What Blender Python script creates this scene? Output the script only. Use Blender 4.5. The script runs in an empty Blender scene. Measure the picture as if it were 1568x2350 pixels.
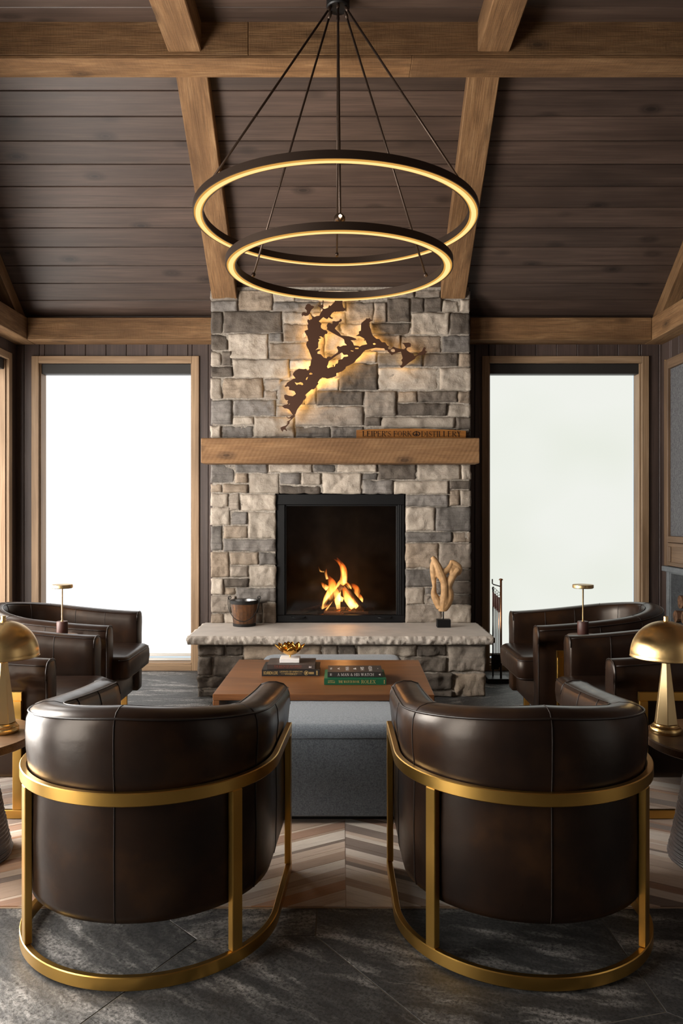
import bpy, bmesh, math, random
from mathutils import Vector, Matrix, noise
R = random.Random(7)
SC = bpy.context.scene
COL = SC.collection
PI = math.pi
# ------------------------------------------------------------------ camera, world, exposure
EYE = 1.33                      # lens height in metres
FPX = 1800.0                    # focal length in pixels of the 1568 px wide frame
cam = bpy.data.cameras.new('camera')
cam.sensor_fit = 'HORIZONTAL'; cam.sensor_width = 36.0
cam.lens = 36.0 * FPX / 1568.0
cam.clip_start = 0.05; cam.clip_end = 100
camo = bpy.data.objects.new('camera', cam); COL.objects.link(camo)
camo.location = (0, 0, EYE); camo.rotation_euler = (PI / 2, 0, 0)
SC.camera = camo
w = bpy.data.worlds.new('daylight'); SC.world = w; w.use_nodes = True
w.node_tree.nodes['Background'].inputs[0].default_value = (0.75, 0.86, 1.0, 1)
w.node_tree.nodes['Background'].inputs[1].default_value = 1.2
SC.view_settings.view_transform = 'Standard'; SC.view_settings.look = 'None'
SC.view_settings.gamma = 1.0; SC.view_settings.use_curve_mapping = False
SC.view_settings.exposure = 0.0
SC.cycles.max_bounces = 8; SC.cycles.diffuse_bounces = 5; SC.cycles.glossy_bounces = 4
SC.cycles.transparent_max_bounces = 12; SC.cycles.sample_clamp_indirect = 6.0
SC.cycles.use_denoising = True
SC.cycles.volume_max_steps = 128
# daylight that comes through each shaded window: emission of the lit shades
L_BACK_LEFT, L_BACK_RIGHT = 1.45, 0.9
L_SIDE_LEFT, L_RIGHT_FILL, L_REAR_FILL = 23.0, 0.7, 0.7  # right and rear strengths drive the added fill windows

def wx(px, d): return (px - 784.0) * d / FPX
def wz(py, d): return EYE - (py - 1175.0) * d / FPX

# ------------------------------------------------------------------ helpers
def wm(o):
    return o.matrix_basis.copy() if o.parent is None else wm(o.parent) @ o.matrix_basis

def props(o, label=None, cat=None, group=None, kind=None):
    if label: o['label'] = label
    if cat: o['category'] = cat
    if group: o['group'] = group
    if kind: o['kind'] = kind
    return o

def link(name, me, mat, parent=None, M=None, local=False):
    o = bpy.data.objects.new(name, me); COL.objects.link(o)
    if mat is not None and hasattr(me, 'materials') and len(me.materials) == 0: me.materials.append(mat)
    M = M or Matrix.Identity(4)
    if parent is not None:
        o.parent = parent
        if not local: M = wm(parent).inverted() @ M
    o.matrix_basis = M
    return o

def obj(name, bm, mat, parent=None, M=None, smooth=False, local=False):
    bmesh.ops.recalc_face_normals(bm, faces=bm.faces)
    me = bpy.data.meshes.new(name); bm.to_mesh(me); bm.free()
    if smooth == 'auto':
        me.shade_smooth(); 
        try: me.set_sharp_from_angle(angle=math.radians(38))
        except Exception: pass
    elif smooth: me.shade_smooth()
    return link(name, me, mat, parent, M, local)

def empty(name, loc, label=None, cat=None, group=None, rotz=0, kind=None):
    o = bpy.data.objects.new(name, None); COL.objects.link(o)
    o.empty_display_size = 0.1
    o.matrix_basis = Matrix.Translation(loc) @ Matrix.Rotation(rotz, 4, 'Z')
    return props(o, label, cat, group, kind)

def copy_tree(o, parent=None):
    c = o.copy(); COL.objects.link(c)
    if parent is not None: c.parent = parent
    for ch in list(o.children): copy_tree(ch, c)
    return c

def box(bm, x0, x1, y0, y1, z0, z1, bev=0.0, seg=1):
    vs = [bm.verts.new((x, y, z)) for x in (x0, x1) for y in (y0, y1) for z in (z0, z1)]
    f = [(0, 1, 3, 2), (4, 6, 7, 5), (0, 4, 5, 1), (2, 3, 7, 6), (0, 2, 6, 4), (1, 5, 7, 3)]
    fs = [bm.faces.new([vs[i] for i in q]) for q in f]
    if bev > 0:
        es = list({e for q in fs for e in q.edges})
        bmesh.ops.bevel(bm, geom=es, offset=bev, segments=seg, profile=0.5, affect='EDGES')
    return bm

def boxbm(*a, **k): return box(bmesh.new(), *a, **k)

def frame_from(p0, p1, up=(0, 0, 1)):
    p0, p1 = Vector(p0), Vector(p1); x = (p1 - p0).normalized()
    up = Vector(up); y = up.cross(x).normalized(); z = x.cross(y)
    M = Matrix.Identity(4)
    for i in range(3): M[i][0], M[i][1], M[i][2] = x[i], y[i], z[i]
    c = (p0 + p1) / 2
    M[0][3], M[1][3], M[2][3] = c
    return M, (p1 - p0).length

def beam(name, p0, p1, wid, hei, mat, parent=None, bev=0.004, up=(0, 0, 1), wob=0.0):
    """a timber whose local X runs along its length; wid across, hei along 'up'"""
    M, L = frame_from(p0, p1, up)
    bm = boxbm(-L / 2, L / 2, -wid / 2, wid / 2, -hei / 2, hei / 2, bev=bev)
    return obj(name, bm, mat, parent, M)

def tube(bm, pts, rad, seg=8, caps=True):
    pts = [Vector(p) for p in pts]; n = len(pts)
    rad = rad if isinstance(rad, (list, tuple)) else [rad] * n
    rings = []; prev = None
    for i, p in enumerate(pts):
        t = (pts[min(i + 1, n - 1)] - pts[max(i - 1, 0)]).normalized()
        if prev is None:
            a = Vector((0, 0, 1)) if abs(t.z) < 0.9 else Vector((1, 0, 0))
            u = t.cross(a).normalized()
        else:
            u = (prev - t * prev.dot(t))
            u = u.normalized() if u.length > 1e-6 else prev
        prev = u; v = t.cross(u)
        rings.append([bm.verts.new(p + (u * math.cos(2 * PI * k / seg) + v * math.sin(2 * PI * k / seg)) * rad[i]) for k in range(seg)])
    for a, b in zip(rings, rings[1:]):
        for k in range(seg):
            bm.faces.new((a[k], a[(k + 1) % seg], b[(k + 1) % seg], b[k]))
    if caps:
        bm.faces.new(rings[0][::-1]); bm.faces.new(rings[-1])
    return bm

def tubebm(pts, rad, seg=8): return tube(bmesh.new(), pts, rad, seg)

def lathe(prof, seg=32, c=(0, 0, 0), bm=None, rough=0.0):
    bm = bm or bmesh.new(); rings = []
    for r, z in prof:
        if r < 1e-5: rings.append([bm.verts.new((c[0], c[1], c[2] + z))])
        else: rings.append([bm.verts.new((c[0] + r * math.cos(2 * PI * k / seg), c[1] + r * math.sin(2 * PI * k / seg), c[2] + z)) for k in range(seg)])
    for a, b in zip(rings, rings[1:]):
        for k in range(seg):
            k2 = (k + 1) % seg
            if len(a) == 1 and len(b) == 1: continue
            if len(a) == 1: bm.faces.new((a[0], b[k], b[k2]))
            elif len(b) == 1: bm.faces.new((a[k], a[k2], b[0]))
            else: bm.faces.new((a[k], a[k2], b[k2], b[k]))
    return bm

def ribbon_sweep(bm, path, section, closed_path=False):
    """path: list of (pos2d (x,y), outward normal2d (nx,ny), f); section(f) -> list of (o,z) closed loop"""
    rings = []
    for (x, y), (nx, ny), f in path:
        rings.append([bm.verts.new((x + nx * o, y + ny * o, z)) for o, z in section(f)])
    m = len(rings[0]); n = len(rings)
    for i in range(n if closed_path else n - 1):
        a, b = rings[i], rings[(i + 1) % n]
        for k in range(m): bm.faces.new((a[k], a[(k + 1) % m], b[(k + 1) % m], b[k]))
    if not closed_path:
        bm.faces.new(rings[0][::-1]); bm.faces.new(rings[-1])
    return bm

def prism(bm, poly, z0, z1, bev=0.0):
    lo = [bm.verts.new((x, y, z0)) for x, y in poly]; hi = [bm.verts.new((x, y, z1)) for x, y in poly]
    n = len(poly)
    top = bm.faces.new(hi); bm.faces.new(lo[::-1])
    for i in range(n): bm.faces.new((lo[i], lo[(i + 1) % n], hi[(i + 1) % n], hi[i]))
    if bev > 0: bmesh.ops.bevel(bm, geom=list(top.edges), offset=bev, segments=1, affect='EDGES')
    return bm

# ------------------------------------------------------------------ node helpers / materials
def node(nt, t, ins=None, **pr):
    n = nt.nodes.new(t)
    for k, v in pr.items(): setattr(n, k, v)
    for k, v in (ins or {}).items():
        s = n.inputs[k]
        if isinstance(v, bpy.types.NodeSocket): nt.links.new(v, s)
        else: s.default_value = v
    return n

def C(c): return (c[0], c[1], c[2], 1.0)

def newmat(name):
    m = bpy.data.materials.new(name); m.use_nodes = True
    nt = m.node_tree; b = nt.nodes['Principled BSDF']
    return m, nt, b

def ramp(nt, fac, stops, interp='LINEAR'):
    n = nt.nodes.new('ShaderNodeValToRGB'); n.color_ramp.interpolation = interp
    e = n.color_ramp.elements
    while len(e) < len(stops): e.new(0.5)
    for el, (p, c) in zip(e, stops): el.position = p; el.color = C(c)
    nt.links.new(fac, n.inputs[0]); return n.outputs[0]

def math_(nt, op, a, b=None, clamp=False):
    n = nt.nodes.new('ShaderNodeMath'); n.operation = op; n.use_clamp = clamp
    for i, v in enumerate((a, b)):
        if v is None: continue
        if isinstance(v, bpy.types.NodeSocket): nt.links.new(v, n.inputs[i])
        else: n.inputs[i].default_value = v
    return n.outputs[0]

def mix(nt, fac, a, b, mode='MIX'):
    n = nt.nodes.new('ShaderNodeMix'); n.data_type = 'RGBA'; n.blend_type = mode; n.clamp_factor = True
    for s, v in ((n.inputs[0], fac), (n.inputs[6], a), (n.inputs[7], b)):
        if isinstance(v, bpy.types.NodeSocket): nt.links.new(v, s)
        else: s.default_value = v if not isinstance(v, tuple) else C(v)
    return n.outputs[2]

def coords(nt, scale=(1, 1, 1), jitter=True, rot=(0, 0, 0)):
    tc = node(nt, 'ShaderNodeTexCoord'); v = tc.outputs['Object']
    if jitter:
        oi = node(nt, 'ShaderNodeObjectInfo')
        r = math_(nt, 'MULTIPLY', oi.outputs['Random'], 37.0)
        v = node(nt, 'ShaderNodeVectorMath', {0: v, 1: r}, operation='ADD').outputs[0]
    mp = node(nt, 'ShaderNodeMapping', {'Vector': v, 'Scale': scale, 'Rotation': rot})
    return mp.outputs[0]

def rnd(nt): return node(nt, 'ShaderNodeObjectInfo').outputs['Random']

def vary(nt, col, lo, hi):
    f = math_(nt, 'ADD', math_(nt, 'MULTIPLY', rnd(nt), hi - lo), lo)
    return node(nt, 'ShaderNodeHueSaturation', {'Color': col, 'Value': f}).outputs[0]

def bump(nt, b, h, strength=0.3, dist=0.01):
    n = node(nt, 'ShaderNodeBump', {'Height': h, 'Strength': strength, 'Distance': dist})
    nt.links.new(n.outputs[0], b.inputs['Normal']); return n

def wood(name, dark, mid, light, rough=0.6, along=1.2, across=16, vr=(0.8, 1.2), bmp=0.25, knots=True, saw=False, spec=0.3, rough_sawn=False):
    m, nt, b = newmat(name)
    v = coords(nt, (along, across, across))
    n1 = node(nt, 'ShaderNodeTexNoise', {'Vector': v, 'Scale': 1.0, 'Detail': 8, 'Roughness': 0.62, 'Distortion': 0.5})
    v2 = coords(nt, (along * 2.2, across * 9, across * 9))
    n2 = node(nt, 'ShaderNodeTexNoise', {'Vector': v2, 'Scale': 1.0, 'Detail': 4, 'Roughness': 0.6})
    v3 = coords(nt, (1.3, 4.0, 4.0))
    n3 = node(nt, 'ShaderNodeTexNoise', {'Vector': v3, 'Scale': 1.0, 'Detail': 3})
    col = ramp(nt, n1.outputs[0], [(0.25, dark), (0.5, mid), (0.72, light)])
    col = mix(nt, math_(nt, 'MULTIPLY', math_(nt, 'SUBTRACT', 0.62, n2.outputs[0], True), 0.9 if saw else 1.7, True), col, tuple(c * 0.45 for c in dark))
    col = mix(nt, math_(nt, 'MULTIPLY', math_(nt, 'SUBTRACT', 0.55, n3.outputs[0], True), 2.4, True), col, tuple(c * 0.7 for c in dark))
    h = math_(nt, 'ADD', n1.outputs[0], math_(nt, 'MULTIPLY', n2.outputs[0], 0.8))
    if knots:
        vk = coords(nt, (2.1, 5.0, 5.0))
        vn = node(nt, 'ShaderNodeTexVoronoi', {'Vector': vk, 'Scale': 1.0, 'Randomness': 1.0})
        k = ramp(nt, vn.outputs['Distance'], [(0.06, (1, 1, 1)), (0.085, (0.45, 0.45, 0.45)), (0.10, (0.7, 0.7, 0.7)), (0.21, (0, 0, 0))])
        col = mix(nt, math_(nt, 'MULTIPLY', k, 0.85), col, tuple(c * 0.28 for c in dark))
    if rough_sawn:
        vr_ = coords(nt, (95, 14, 14)); nr = node(nt, 'ShaderNodeTexNoise', {'Vector': vr_, 'Scale': 1.0, 'Detail': 3})
        vf = coords(nt, (3.2, 7, 7)); nf = node(nt, 'ShaderNodeTexNoise', {'Vector': vf, 'Scale': 1.0, 'Detail': 7, 'Roughness': 0.7})
        col = mix(nt, math_(nt, 'MULTIPLY', math_(nt, 'SUBTRACT', 0.48, nr.outputs[0], True), 0.4, True), col, tuple(c * 0.6 for c in dark))
        col = mix(nt, math_(nt, 'MULTIPLY', math_(nt, 'SUBTRACT', 0.47, nf.outputs[0], True), 2.6, True), col, tuple(c * 0.6 for c in dark))
        h = math_(nt, 'ADD', h, math_(nt, 'MULTIPLY', nr.outputs[0], 0.5))
    if saw:
        vs = coords(nt, (60, 60, 60), False, (0, math.radians(-28), 0))
        ws = node(nt, 'ShaderNodeTexWave', {'Vector': vs, 'Scale': 0.17, 'Distortion': 1.6, 'Detail': 2, 'Detail Scale': 0.05}, bands_direction='X')
        h = math_(nt, 'ADD', h, math_(nt, 'MULTIPLY', ws.outputs[0], 0.35))
        col = mix(nt, math_(nt, 'MULTIPLY', ws.outputs[0], 0.10), col, tuple(c * 0.55 for c in dark))
    col = vary(nt, col, *vr)
    nt.links.new(col, b.inputs['Base Color'])
    b.inputs['Roughness'].default_value = rough; b.inputs['Specular IOR Level'].default_value = spec
    bump(nt, b, h, bmp, 0.006)
    return m

def plain(name, col, rough=0.5, metal=0.0, spec=0.5, nscale=0, namt=0.0, bmp=0.0):
    m, nt, b = newmat(name)
    b.inputs['Base Color'].default_value = C(col); b.inputs['Roughness'].default_value = rough
    b.inputs['Metallic'].default_value = metal; b.inputs['Specular IOR Level'].default_value = spec
    if nscale:
        n = node(nt, 'ShaderNodeTexNoise', {'Vector': coords(nt, (1, 1, 1)), 'Scale': nscale, 'Detail': 5})
        c = ramp(nt, n.outputs[0], [(0.3, tuple(x * (1 - namt) for x in col)), (0.7, tuple(min(1, x * (1 + namt)) for x in col))])
        nt.links.new(c, b.inputs['Base Color'])
        if bmp: bump(nt, b, n.outputs[0], bmp, 0.004)
    return m

def emit(name, col, strength, var=None):
    m, nt, b = newmat(name); nt.nodes.remove(b)
    e = node(nt, 'ShaderNodeEmission', {'Color': C(col), 'Strength': strength})
    if var:
        n = node(nt, 'ShaderNodeTexNoise', {'Vector': coords(nt, (0.9, 0.9, 0.7)), 'Scale': 1.0, 'Detail': 2})
        c = ramp(nt, n.outputs[0], [(0.35, var), (0.6, col)])
        nt.links.new(c, e.inputs['Color'])
    nt.links.new(e.outputs[0], nt.nodes['Material Output'].inputs[0]); return m

def stone_mat(name, a, bcol, band=0.0, vr=(0.8, 1.2), rough=0.85, hl=None):
    m, nt, b = newmat(name)
    v = coords(nt, (1, 1, 1))
    n1 = node(nt, 'ShaderNodeTexNoise', {'Vector': v, 'Scale': 9, 'Detail': 9, 'Roughness': 0.65, 'Distortion': 0.3})
    n2 = node(nt, 'ShaderNodeTexNoise', {'Vector': v, 'Scale': 75, 'Detail': 5, 'Roughness': 0.7})
    n3 = node(nt, 'ShaderNodeTexNoise', {'Vector': v, 'Scale': 3.2, 'Detail': 3})
    col = ramp(nt, n1.outputs[0], [(0.32, a), (0.66, bcol)])
    if hl: col = mix(nt, math_(nt, 'MULTIPLY', math_(nt, 'SUBTRACT', n3.outputs[0], 0.5, True), 2.6, True), col, hl)
    rg = node(nt, 'ShaderNodeTexNoise', {'Vector': v, 'Scale': 13, 'Detail': 6, 'Roughness': 0.6}, noise_type='RIDGED_MULTIFRACTAL')
    h = math_(nt, 'ADD', math_(nt, 'ADD', n1.outputs[0], math_(nt, 'MULTIPLY', rg.outputs[0], 0.22)), math_(nt, 'MULTIPLY', n2.outputs[0], 0.25))
    if band:
        vb = coords(nt, (4, 4, 75))
        nb = node(nt, 'ShaderNodeTexNoise', {'Vector': vb, 'Scale': 1.0, 'Detail': 5, 'Roughness': 0.6})
        col = mix(nt, math_(nt, 'MULTIPLY', math_(nt, 'SUBTRACT', nb.outputs[0], 0.47, True), 4.5 * band, True), col, tuple(x * 0.5 for x in a))
        h = math_(nt, 'ADD', h, math_(nt, 'MULTIPLY', nb.outputs[0], 0.5 * band))
    col = mix(nt, math_(nt, 'MULTIPLY', math_(nt, 'SUBTRACT', 0.5, n2.outputs[0], True), 1.4, True), col, tuple(x * 0.4 for x in a))
    nt.links.new(vary(nt, col, *vr), b.inputs['Base Color'])
    b.inputs['Roughness'].default_value = rough; b.inputs['Specular IOR Level'].default_value = 0.25
    bump(nt, b, h, 0.9, 0.016)
    return m

def leather_mat():
    m, nt, b = newmat('dark_brown_leather')
    v = coords(nt, (1, 1, 1))
    n1 = node(nt, 'ShaderNodeTexNoise', {'Vector': v, 'Scale': 4.5, 'Detail': 4, 'Roughness': 0.6})
    n2 = node(nt, 'ShaderNodeTexVoronoi', {'Vector': v, 'Scale': 420})
    n3 = node(nt, 'ShaderNodeTexNoise', {'Vector': v, 'Scale': 14, 'Detail': 3})
    col = ramp(nt, n1.outputs[0], [(0.32, (0.009, 0.005, 0.0038)), (0.54, (0.017, 0.0085, 0.0052)), (0.82, (0.05, 0.022, 0.0085))])
    nt.links.new(col, b.inputs['Base Color'])
    rr = math_(nt, 'ADD', math_(nt, 'MULTIPLY', n3.outputs[0], 0.14), 0.24)
    nt.links.new(rr, b.inputs['Roughness'])
    b.inputs['Specular IOR Level'].default_value = 0.28; b.inputs['Specular Tint'].default_value = (1.0, 0.9, 0.8, 1)
    h = math_(nt, 'ADD', math_(nt, 'MULTIPLY', n2.outputs['Distance'], 0.05), n3.outputs[0])
    bump(nt, b, h, 0.09, 0.012)
    return m

def brass_mat(name, col, rough, aniso=0.0):
    m, nt, b = newmat(name)
    v = coords(nt, (2, 2, 2))
    n = node(nt, 'ShaderNodeTexNoise', {'Vector': v, 'Scale': 30, 'Detail': 3})
    b.inputs['Base Color'].default_value = C(col); b.inputs['Metallic'].default_value = 1
    nt.links.new(math_(nt, 'ADD', math_(nt, 'MULTIPLY', n.outputs[0], 0.06), rough - 0.03), b.inputs['Roughness'])
    if aniso:
        b.inputs['Anisotropic'].default_value = aniso
        tg = node(nt, 'ShaderNodeTangent', direction_type='RADIAL', axis='Z')
        nt.links.new(tg.outputs[0], b.inputs['Tangent'])
    return m

def slate_mat():
    m, nt, b = newmat('charcoal_slate')
    v = coords(nt, (1, 1, 1))
    wp = node(nt, 'ShaderNodeTexNoise', {'Vector': v, 'Scale': 3.0, 'Detail': 5, 'Roughness': 0.6})
    wo = node(nt, 'ShaderNodeVectorMath', {0: wp.outputs['Color'], 1: (0.10, 0.14, 0.1)}, operation='MULTIPLY').outputs[0]
    wv = node(nt, 'ShaderNodeVectorMath', {0: v, 1: wo}, operation='ADD').outputs[0]
    mp = node(nt, 'ShaderNodeMapping', {'Vector': wv, 'Scale': (1.5, 7.5, 1)}).outputs[0]
    st = node(nt, 'ShaderNodeTexNoise', {'Vector': mp, 'Scale': 1.35, 'Detail': 9, 'Roughness': 0.64, 'Distortion': 0.12})
    mp2 = node(nt, 'ShaderNodeMapping', {'Vector': wv, 'Scale': (9, 30, 9)}).outputs[0]
    ft_ = node(nt, 'ShaderNodeTexNoise', {'Vector': mp2, 'Scale': 1.0, 'Detail': 7, 'Roughness': 0.7})
    fn = node(nt, 'ShaderNodeTexNoise', {'Vector': v, 'Scale': 95, 'Detail': 5, 'Roughness': 0.75})
    base = ramp(nt, ft_.outputs[0], [(0.3, (0.03, 0.03, 0.031)), (0.52, (0.068, 0.067, 0.066)), (0.75, (0.15, 0.147, 0.143))])
    veins = math_(nt, 'MULTIPLY', ramp(nt, st.outputs[0], [(0.50, (0, 0, 0)), (0.57, (0.45, 0.45, 0.45)), (0.66, (1, 1, 1))]),
                  math_(nt, 'ADD', math_(nt, 'MULTIPLY', ft_.outputs[0], 2.6), -0.62, True))
    col = mix(nt, veins, base, (0.50, 0.475, 0.445))
    col = mix(nt, math_(nt, 'MULTIPLY', math_(nt, 'SUBTRACT', 0.56, fn.outputs[0], True), 5.0, True), col, (0.018, 0.018, 0.018))
    nt.links.new(vary(nt, col, 0.85, 1.15), b.inputs['Base Color'])
    b.inputs['Roughness'].default_value = 0.55; b.inputs['Specular IOR Level'].default_value = 0.35
    h = math_(nt, 'ADD', ft_.outputs[0], math_(nt, 'MULTIPLY', fn.outputs[0], 0.5))
    bump(nt, b, h, 0.45, 0.006)
    return m

def hide_mat():
    m, nt, b = newmat('cowhide_strip')
    v = coords(nt, (9, 90, 20))
    n = node(nt, 'ShaderNodeTexNoise', {'Vector': v, 'Scale': 1.0, 'Detail': 6, 'Roughness': 0.7})
    v2 = coords(nt, (3, 8, 3)); n2 = node(nt, 'ShaderNodeTexNoise', {'Vector': v2, 'Scale': 1.0, 'Detail': 3})
    r = rnd(nt)
    col = ramp(nt, r, [(0.0, (0.46, 0.34, 0.25)), (0.2, (0.31, 0.195, 0.12)), (0.36, (0.55, 0.47, 0.39)), (0.48, (0.24, 0.105, 0.04)),
                       (0.6, (0.38, 0.27, 0.19)), (0.72, (0.12, 0.07, 0.042)), (0.85, (0.36, 0.17, 0.065)), (0.93, (0.56, 0.48, 0.40))], 'CONSTANT')
    col = mix(nt, math_(nt, 'MULTIPLY', math_(nt, 'SUBTRACT', 0.52, n.outputs[0], True), 1.5, True), col, (0.12, 0.07, 0.04))
    col = mix(nt, math_(nt, 'MULTIPLY', math_(nt, 'SUBTRACT', n2.outputs[0], 0.52, True), 0.8, True), col, (0.5, 0.4, 0.31))
    nt.links.new(col, b.inputs['Base Color']); b.inputs['Roughness'].default_value = 0.72
    b.inputs['Sheen Weight'].default_value = 0.25
    bump(nt, b, n.outputs[0], 0.5, 0.003)
    return m

def fabric_mat(name, a, c2, sc=420):
    m, nt, b = newmat(name)
    v = coords(nt, (1, 1, 1), False)
    n = node(nt, 'ShaderNodeTexNoise', {'Vector': node(nt, 'ShaderNodeMapping', {'Vector': v, 'Scale': (1, 1, 0.35)}).outputs[0], 'Scale': sc, 'Detail': 2})
    n2 = node(nt, 'ShaderNodeTexNoise', {'Vector': node(nt, 'ShaderNodeMapping', {'Vector': v, 'Scale': (0.35, 0.35, 1)}).outputs[0], 'Scale': sc, 'Detail': 2})
    f = math_(nt, 'MULTIPLY', math_(nt, 'ADD', n.outputs[0], n2.outputs[0]), 0.5)
    col = ramp(nt, f, [(0.38, a), (0.62, c2)])
    nt.links.new(col, b.inputs['Base Color']); b.inputs['Roughness'].default_value = 0.95
    b.inputs['Specular IOR Level'].default_value = 0.1; b.inputs['Sheen Weight'].default_value = 0.15
    bump(nt, b, f, 0.5, 0.002)
    return m

M_BEAM = wood('reclaimed_timber', (0.105, 0.052, 0.021), (0.205, 0.11, 0.047), (0.29, 0.17, 0.081), 0.75, 2.4, 15, (0.88, 1.1), 0.6, rough_sawn=True)
M_MANTEL = wood('rough_sawn_mantel_oak', (0.135, 0.066, 0.027), (0.235, 0.125, 0.054), (0.31, 0.178, 0.084), 0.72, 2.2, 14, (1, 1), 0.5, saw=True)
M_CEIL = wood('walnut_ceiling_stain', (0.046, 0.029, 0.022), (0.078, 0.05, 0.038), (0.112, 0.074, 0.056), 0.47, 0.9, 22, (0.72, 1.22), 0.14, spec=0.4)
M_WALL = wood('walnut_wall_stain', (0.042, 0.028, 0.024), (0.07, 0.047, 0.04), (0.10, 0.068, 0.056), 0.5, 0.9, 24, (0.85, 1.12), 0.1, knots=False, spec=0.4)
M_OAK = wood('natural_oak_trim', (0.2, 0.125, 0.07), (0.33, 0.215, 0.125), (0.41, 0.285, 0.175), 0.5, 1.2, 26, (0.93, 1.07), 0.15, knots=False)
M_CAB = wood('brown_oak_cabinet', (0.10, 0.06, 0.035), (0.17, 0.105, 0.062), (0.22, 0.14, 0.085), 0.5, 1.2, 26, (0.93, 1.07), 0.15, knots=False)
M_TABLE = wood('walnut_table', (0.105, 0.038, 0.012), (0.19, 0.072, 0.022), (0.26, 0.105, 0.034), 0.36, 1.5, 12, (0.98, 1.02), 0.05, knots=False, spec=0.5)
M_SIDE = wood('smoked_oak_top', (0.07, 0.036, 0.017), (0.14, 0.075, 0.036), (0.2, 0.115, 0.058), 0.42, 1.6, 30, (1, 1), 0.12, knots=False)
M_DRIFT = wood('pale_teak_root', (0.33, 0.18, 0.075), (0.52, 0.31, 0.145), (0.62, 0.40, 0.21), 0.6, 9, 3, (1, 1), 0.15, knots=False)
M_STAVE = wood('barrel_stave_oak', (0.15, 0.055, 0.012), (0.30, 0.12, 0.026), (0.40, 0.175, 0.045), 0.45, 2.5, 26, (1, 1), 0.2, knots=False)
M_BUCKET = wood('stained_bucket_staves', (0.035, 0.014, 0.006), (0.14, 0.056, 0.018), (0.3, 0.135, 0.04), 0.32, 9, 7, (1, 1), 0.1, knots=False, spec=0.5)
ST = {
 'L': stone_mat('cream_limestone', (0.305, 0.255, 0.205), (0.44, 0.38, 0.315), 0, (0.82, 1.12), hl=(0.51, 0.445, 0.37)),
 'T': stone_mat('tan_sandstone', (0.22, 0.17, 0.125), (0.36, 0.285, 0.215), 0.25, (0.8, 1.15), hl=(0.30, 0.255, 0.21)),
 'G': stone_mat('banded_grey_stone', (0.125, 0.112, 0.101), (0.215, 0.194, 0.175), 0.4, (0.78, 1.12), hl=(0.29, 0.262, 0.235)),
 'D': stone_mat('dark_brown_stone', (0.08, 0.066, 0.055), (0.165, 0.136, 0.11), 0.22, (0.8, 1.15)),
 'M': stone_mat('taupe_stone', (0.205, 0.172, 0.142), (0.335, 0.283, 0.232), 0.3, (0.85, 1.12)),
}
M_MORTAR = plain('grey_mortar', (0.30, 0.265, 0.225), 0.95, 0, 0.1, 60, 0.35, 0.8)
M_SLAB = plain('honed_limestone', (0.50, 0.45, 0.405), 0.55, 0, 0.35, 7, 0.1, 0.05)
M_SLABROCK = stone_mat('rock_faced_limestone', (0.34, 0.295, 0.25), (0.52, 0.46, 0.40), 0, (1, 1))
M_SLATE = slate_mat()
M_GROUT = plain('dark_grout', (0.15, 0.135, 0.115), 0.9, 0, 0.2)
M_HIDE = hide_mat()
M_RUGBACK = plain('rug_felt', (0.34, 0.25, 0.18), 0.9, 0, 0.1)
M_LEATHER = leather_mat()
M_PIPING = plain('leather_piping', (0.012, 0.007, 0.005), 0.4, 0, 0.5)
M_THREAD = plain('seam_thread', (0.018, 0.011, 0.008), 0.6, 0, 0.4)
M_BRASS = brass_mat('brushed_brass_frame', (0.60, 0.355, 0.09), 0.31)
M_LAMPBRASS = brass_mat('brushed_brass_lamp', (0.64, 0.44, 0.19), 0.26, 0.8)
M_GOLD = brass_mat('polished_gold', (0.80, 0.50, 0.13), 0.16)
M_OTTO = fabric_mat('blue_grey_weave', (0.085, 0.10, 0.118), (0.175, 0.198, 0.222))
M_BLACK = plain('matte_black_steel', (0.0045, 0.0045, 0.005), 0.45, 0.0, 0.28)
M_BLACKIN = plain('sooty_firebrick', (0.02, 0.016, 0.013), 0.85, 0, 0.2, 12, 0.5)
M_BRONZE = plain('dark_bronze', (0.05, 0.033, 0.024), 0.4, 0.7, 0.5)
M_ART = plain('oiled_bronze_plate', (0.06, 0.025, 0.0125), 0.6, 0.2, 0.3)
M_CASS = plain('charcoal_cassette', (0.022, 0.02, 0.018), 0.5, 0, 0.4)
M_ALU = plain('pale_aluminium', (0.6, 0.59, 0.56), 0.4, 0.3, 0.5)
M_IRON = plain('wrought_iron', (0.02, 0.019, 0.018), 0.45, 0.6, 0.5)
M_STEEL = plain('galvanised_steel', (0.3, 0.3, 0.3), 0.3, 1.0, 0.5)
M_HAMMER = plain('hammered_black_wood', (0.05, 0.042, 0.042), 0.36, 0, 0.55, 26, 0.4, 0.5)
M_WHITE = plain('white_marble', (0.72, 0.68, 0.66), 0.35, 0, 0.5, 9, 0.06)
M_COPPER = plain('aged_copper', (0.30, 0.14, 0.07), 0.32, 1.0, 0.5)
M_LEATHERGRIP = plain('oxblood_leather', (0.055, 0.02, 0.015), 0.5, 0, 0.4)
M_STONEGREY = stone_mat('bush_hammered_bluestone', (0.10, 0.108, 0.115), (0.165, 0.175, 0.185), 0, (1, 1))
M_WEAVE = fabric_mat('grey_cane_weave', (0.05, 0.05, 0.055), (0.135, 0.133, 0.137), 160)
M_BARK = plain('split_firewood', (0.12, 0.062, 0.034), 0.9, 0, 0.2, 30, 0.6, 0.8)
M_CHAR = plain('charred_log', (0.035, 0.022, 0.015), 0.9, 0, 0.2, 40, 0.7, 0.9)
M_BIRCH = plain('birch_log', (0.12, 0.07, 0.04), 0.9, 0, 0.2, 30, 0.5, 0.8)
M_LED = emit('warm_led_diffuser', (1.0, 0.66, 0.255), 1.3)
M_LEDEDGE = emit('warm_led_edge', (1.0, 0.50, 0.11), 0.72)
M_LEDUP = emit('warm_led_uplight', (1.0, 0.58, 0.2), 3.0)
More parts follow.
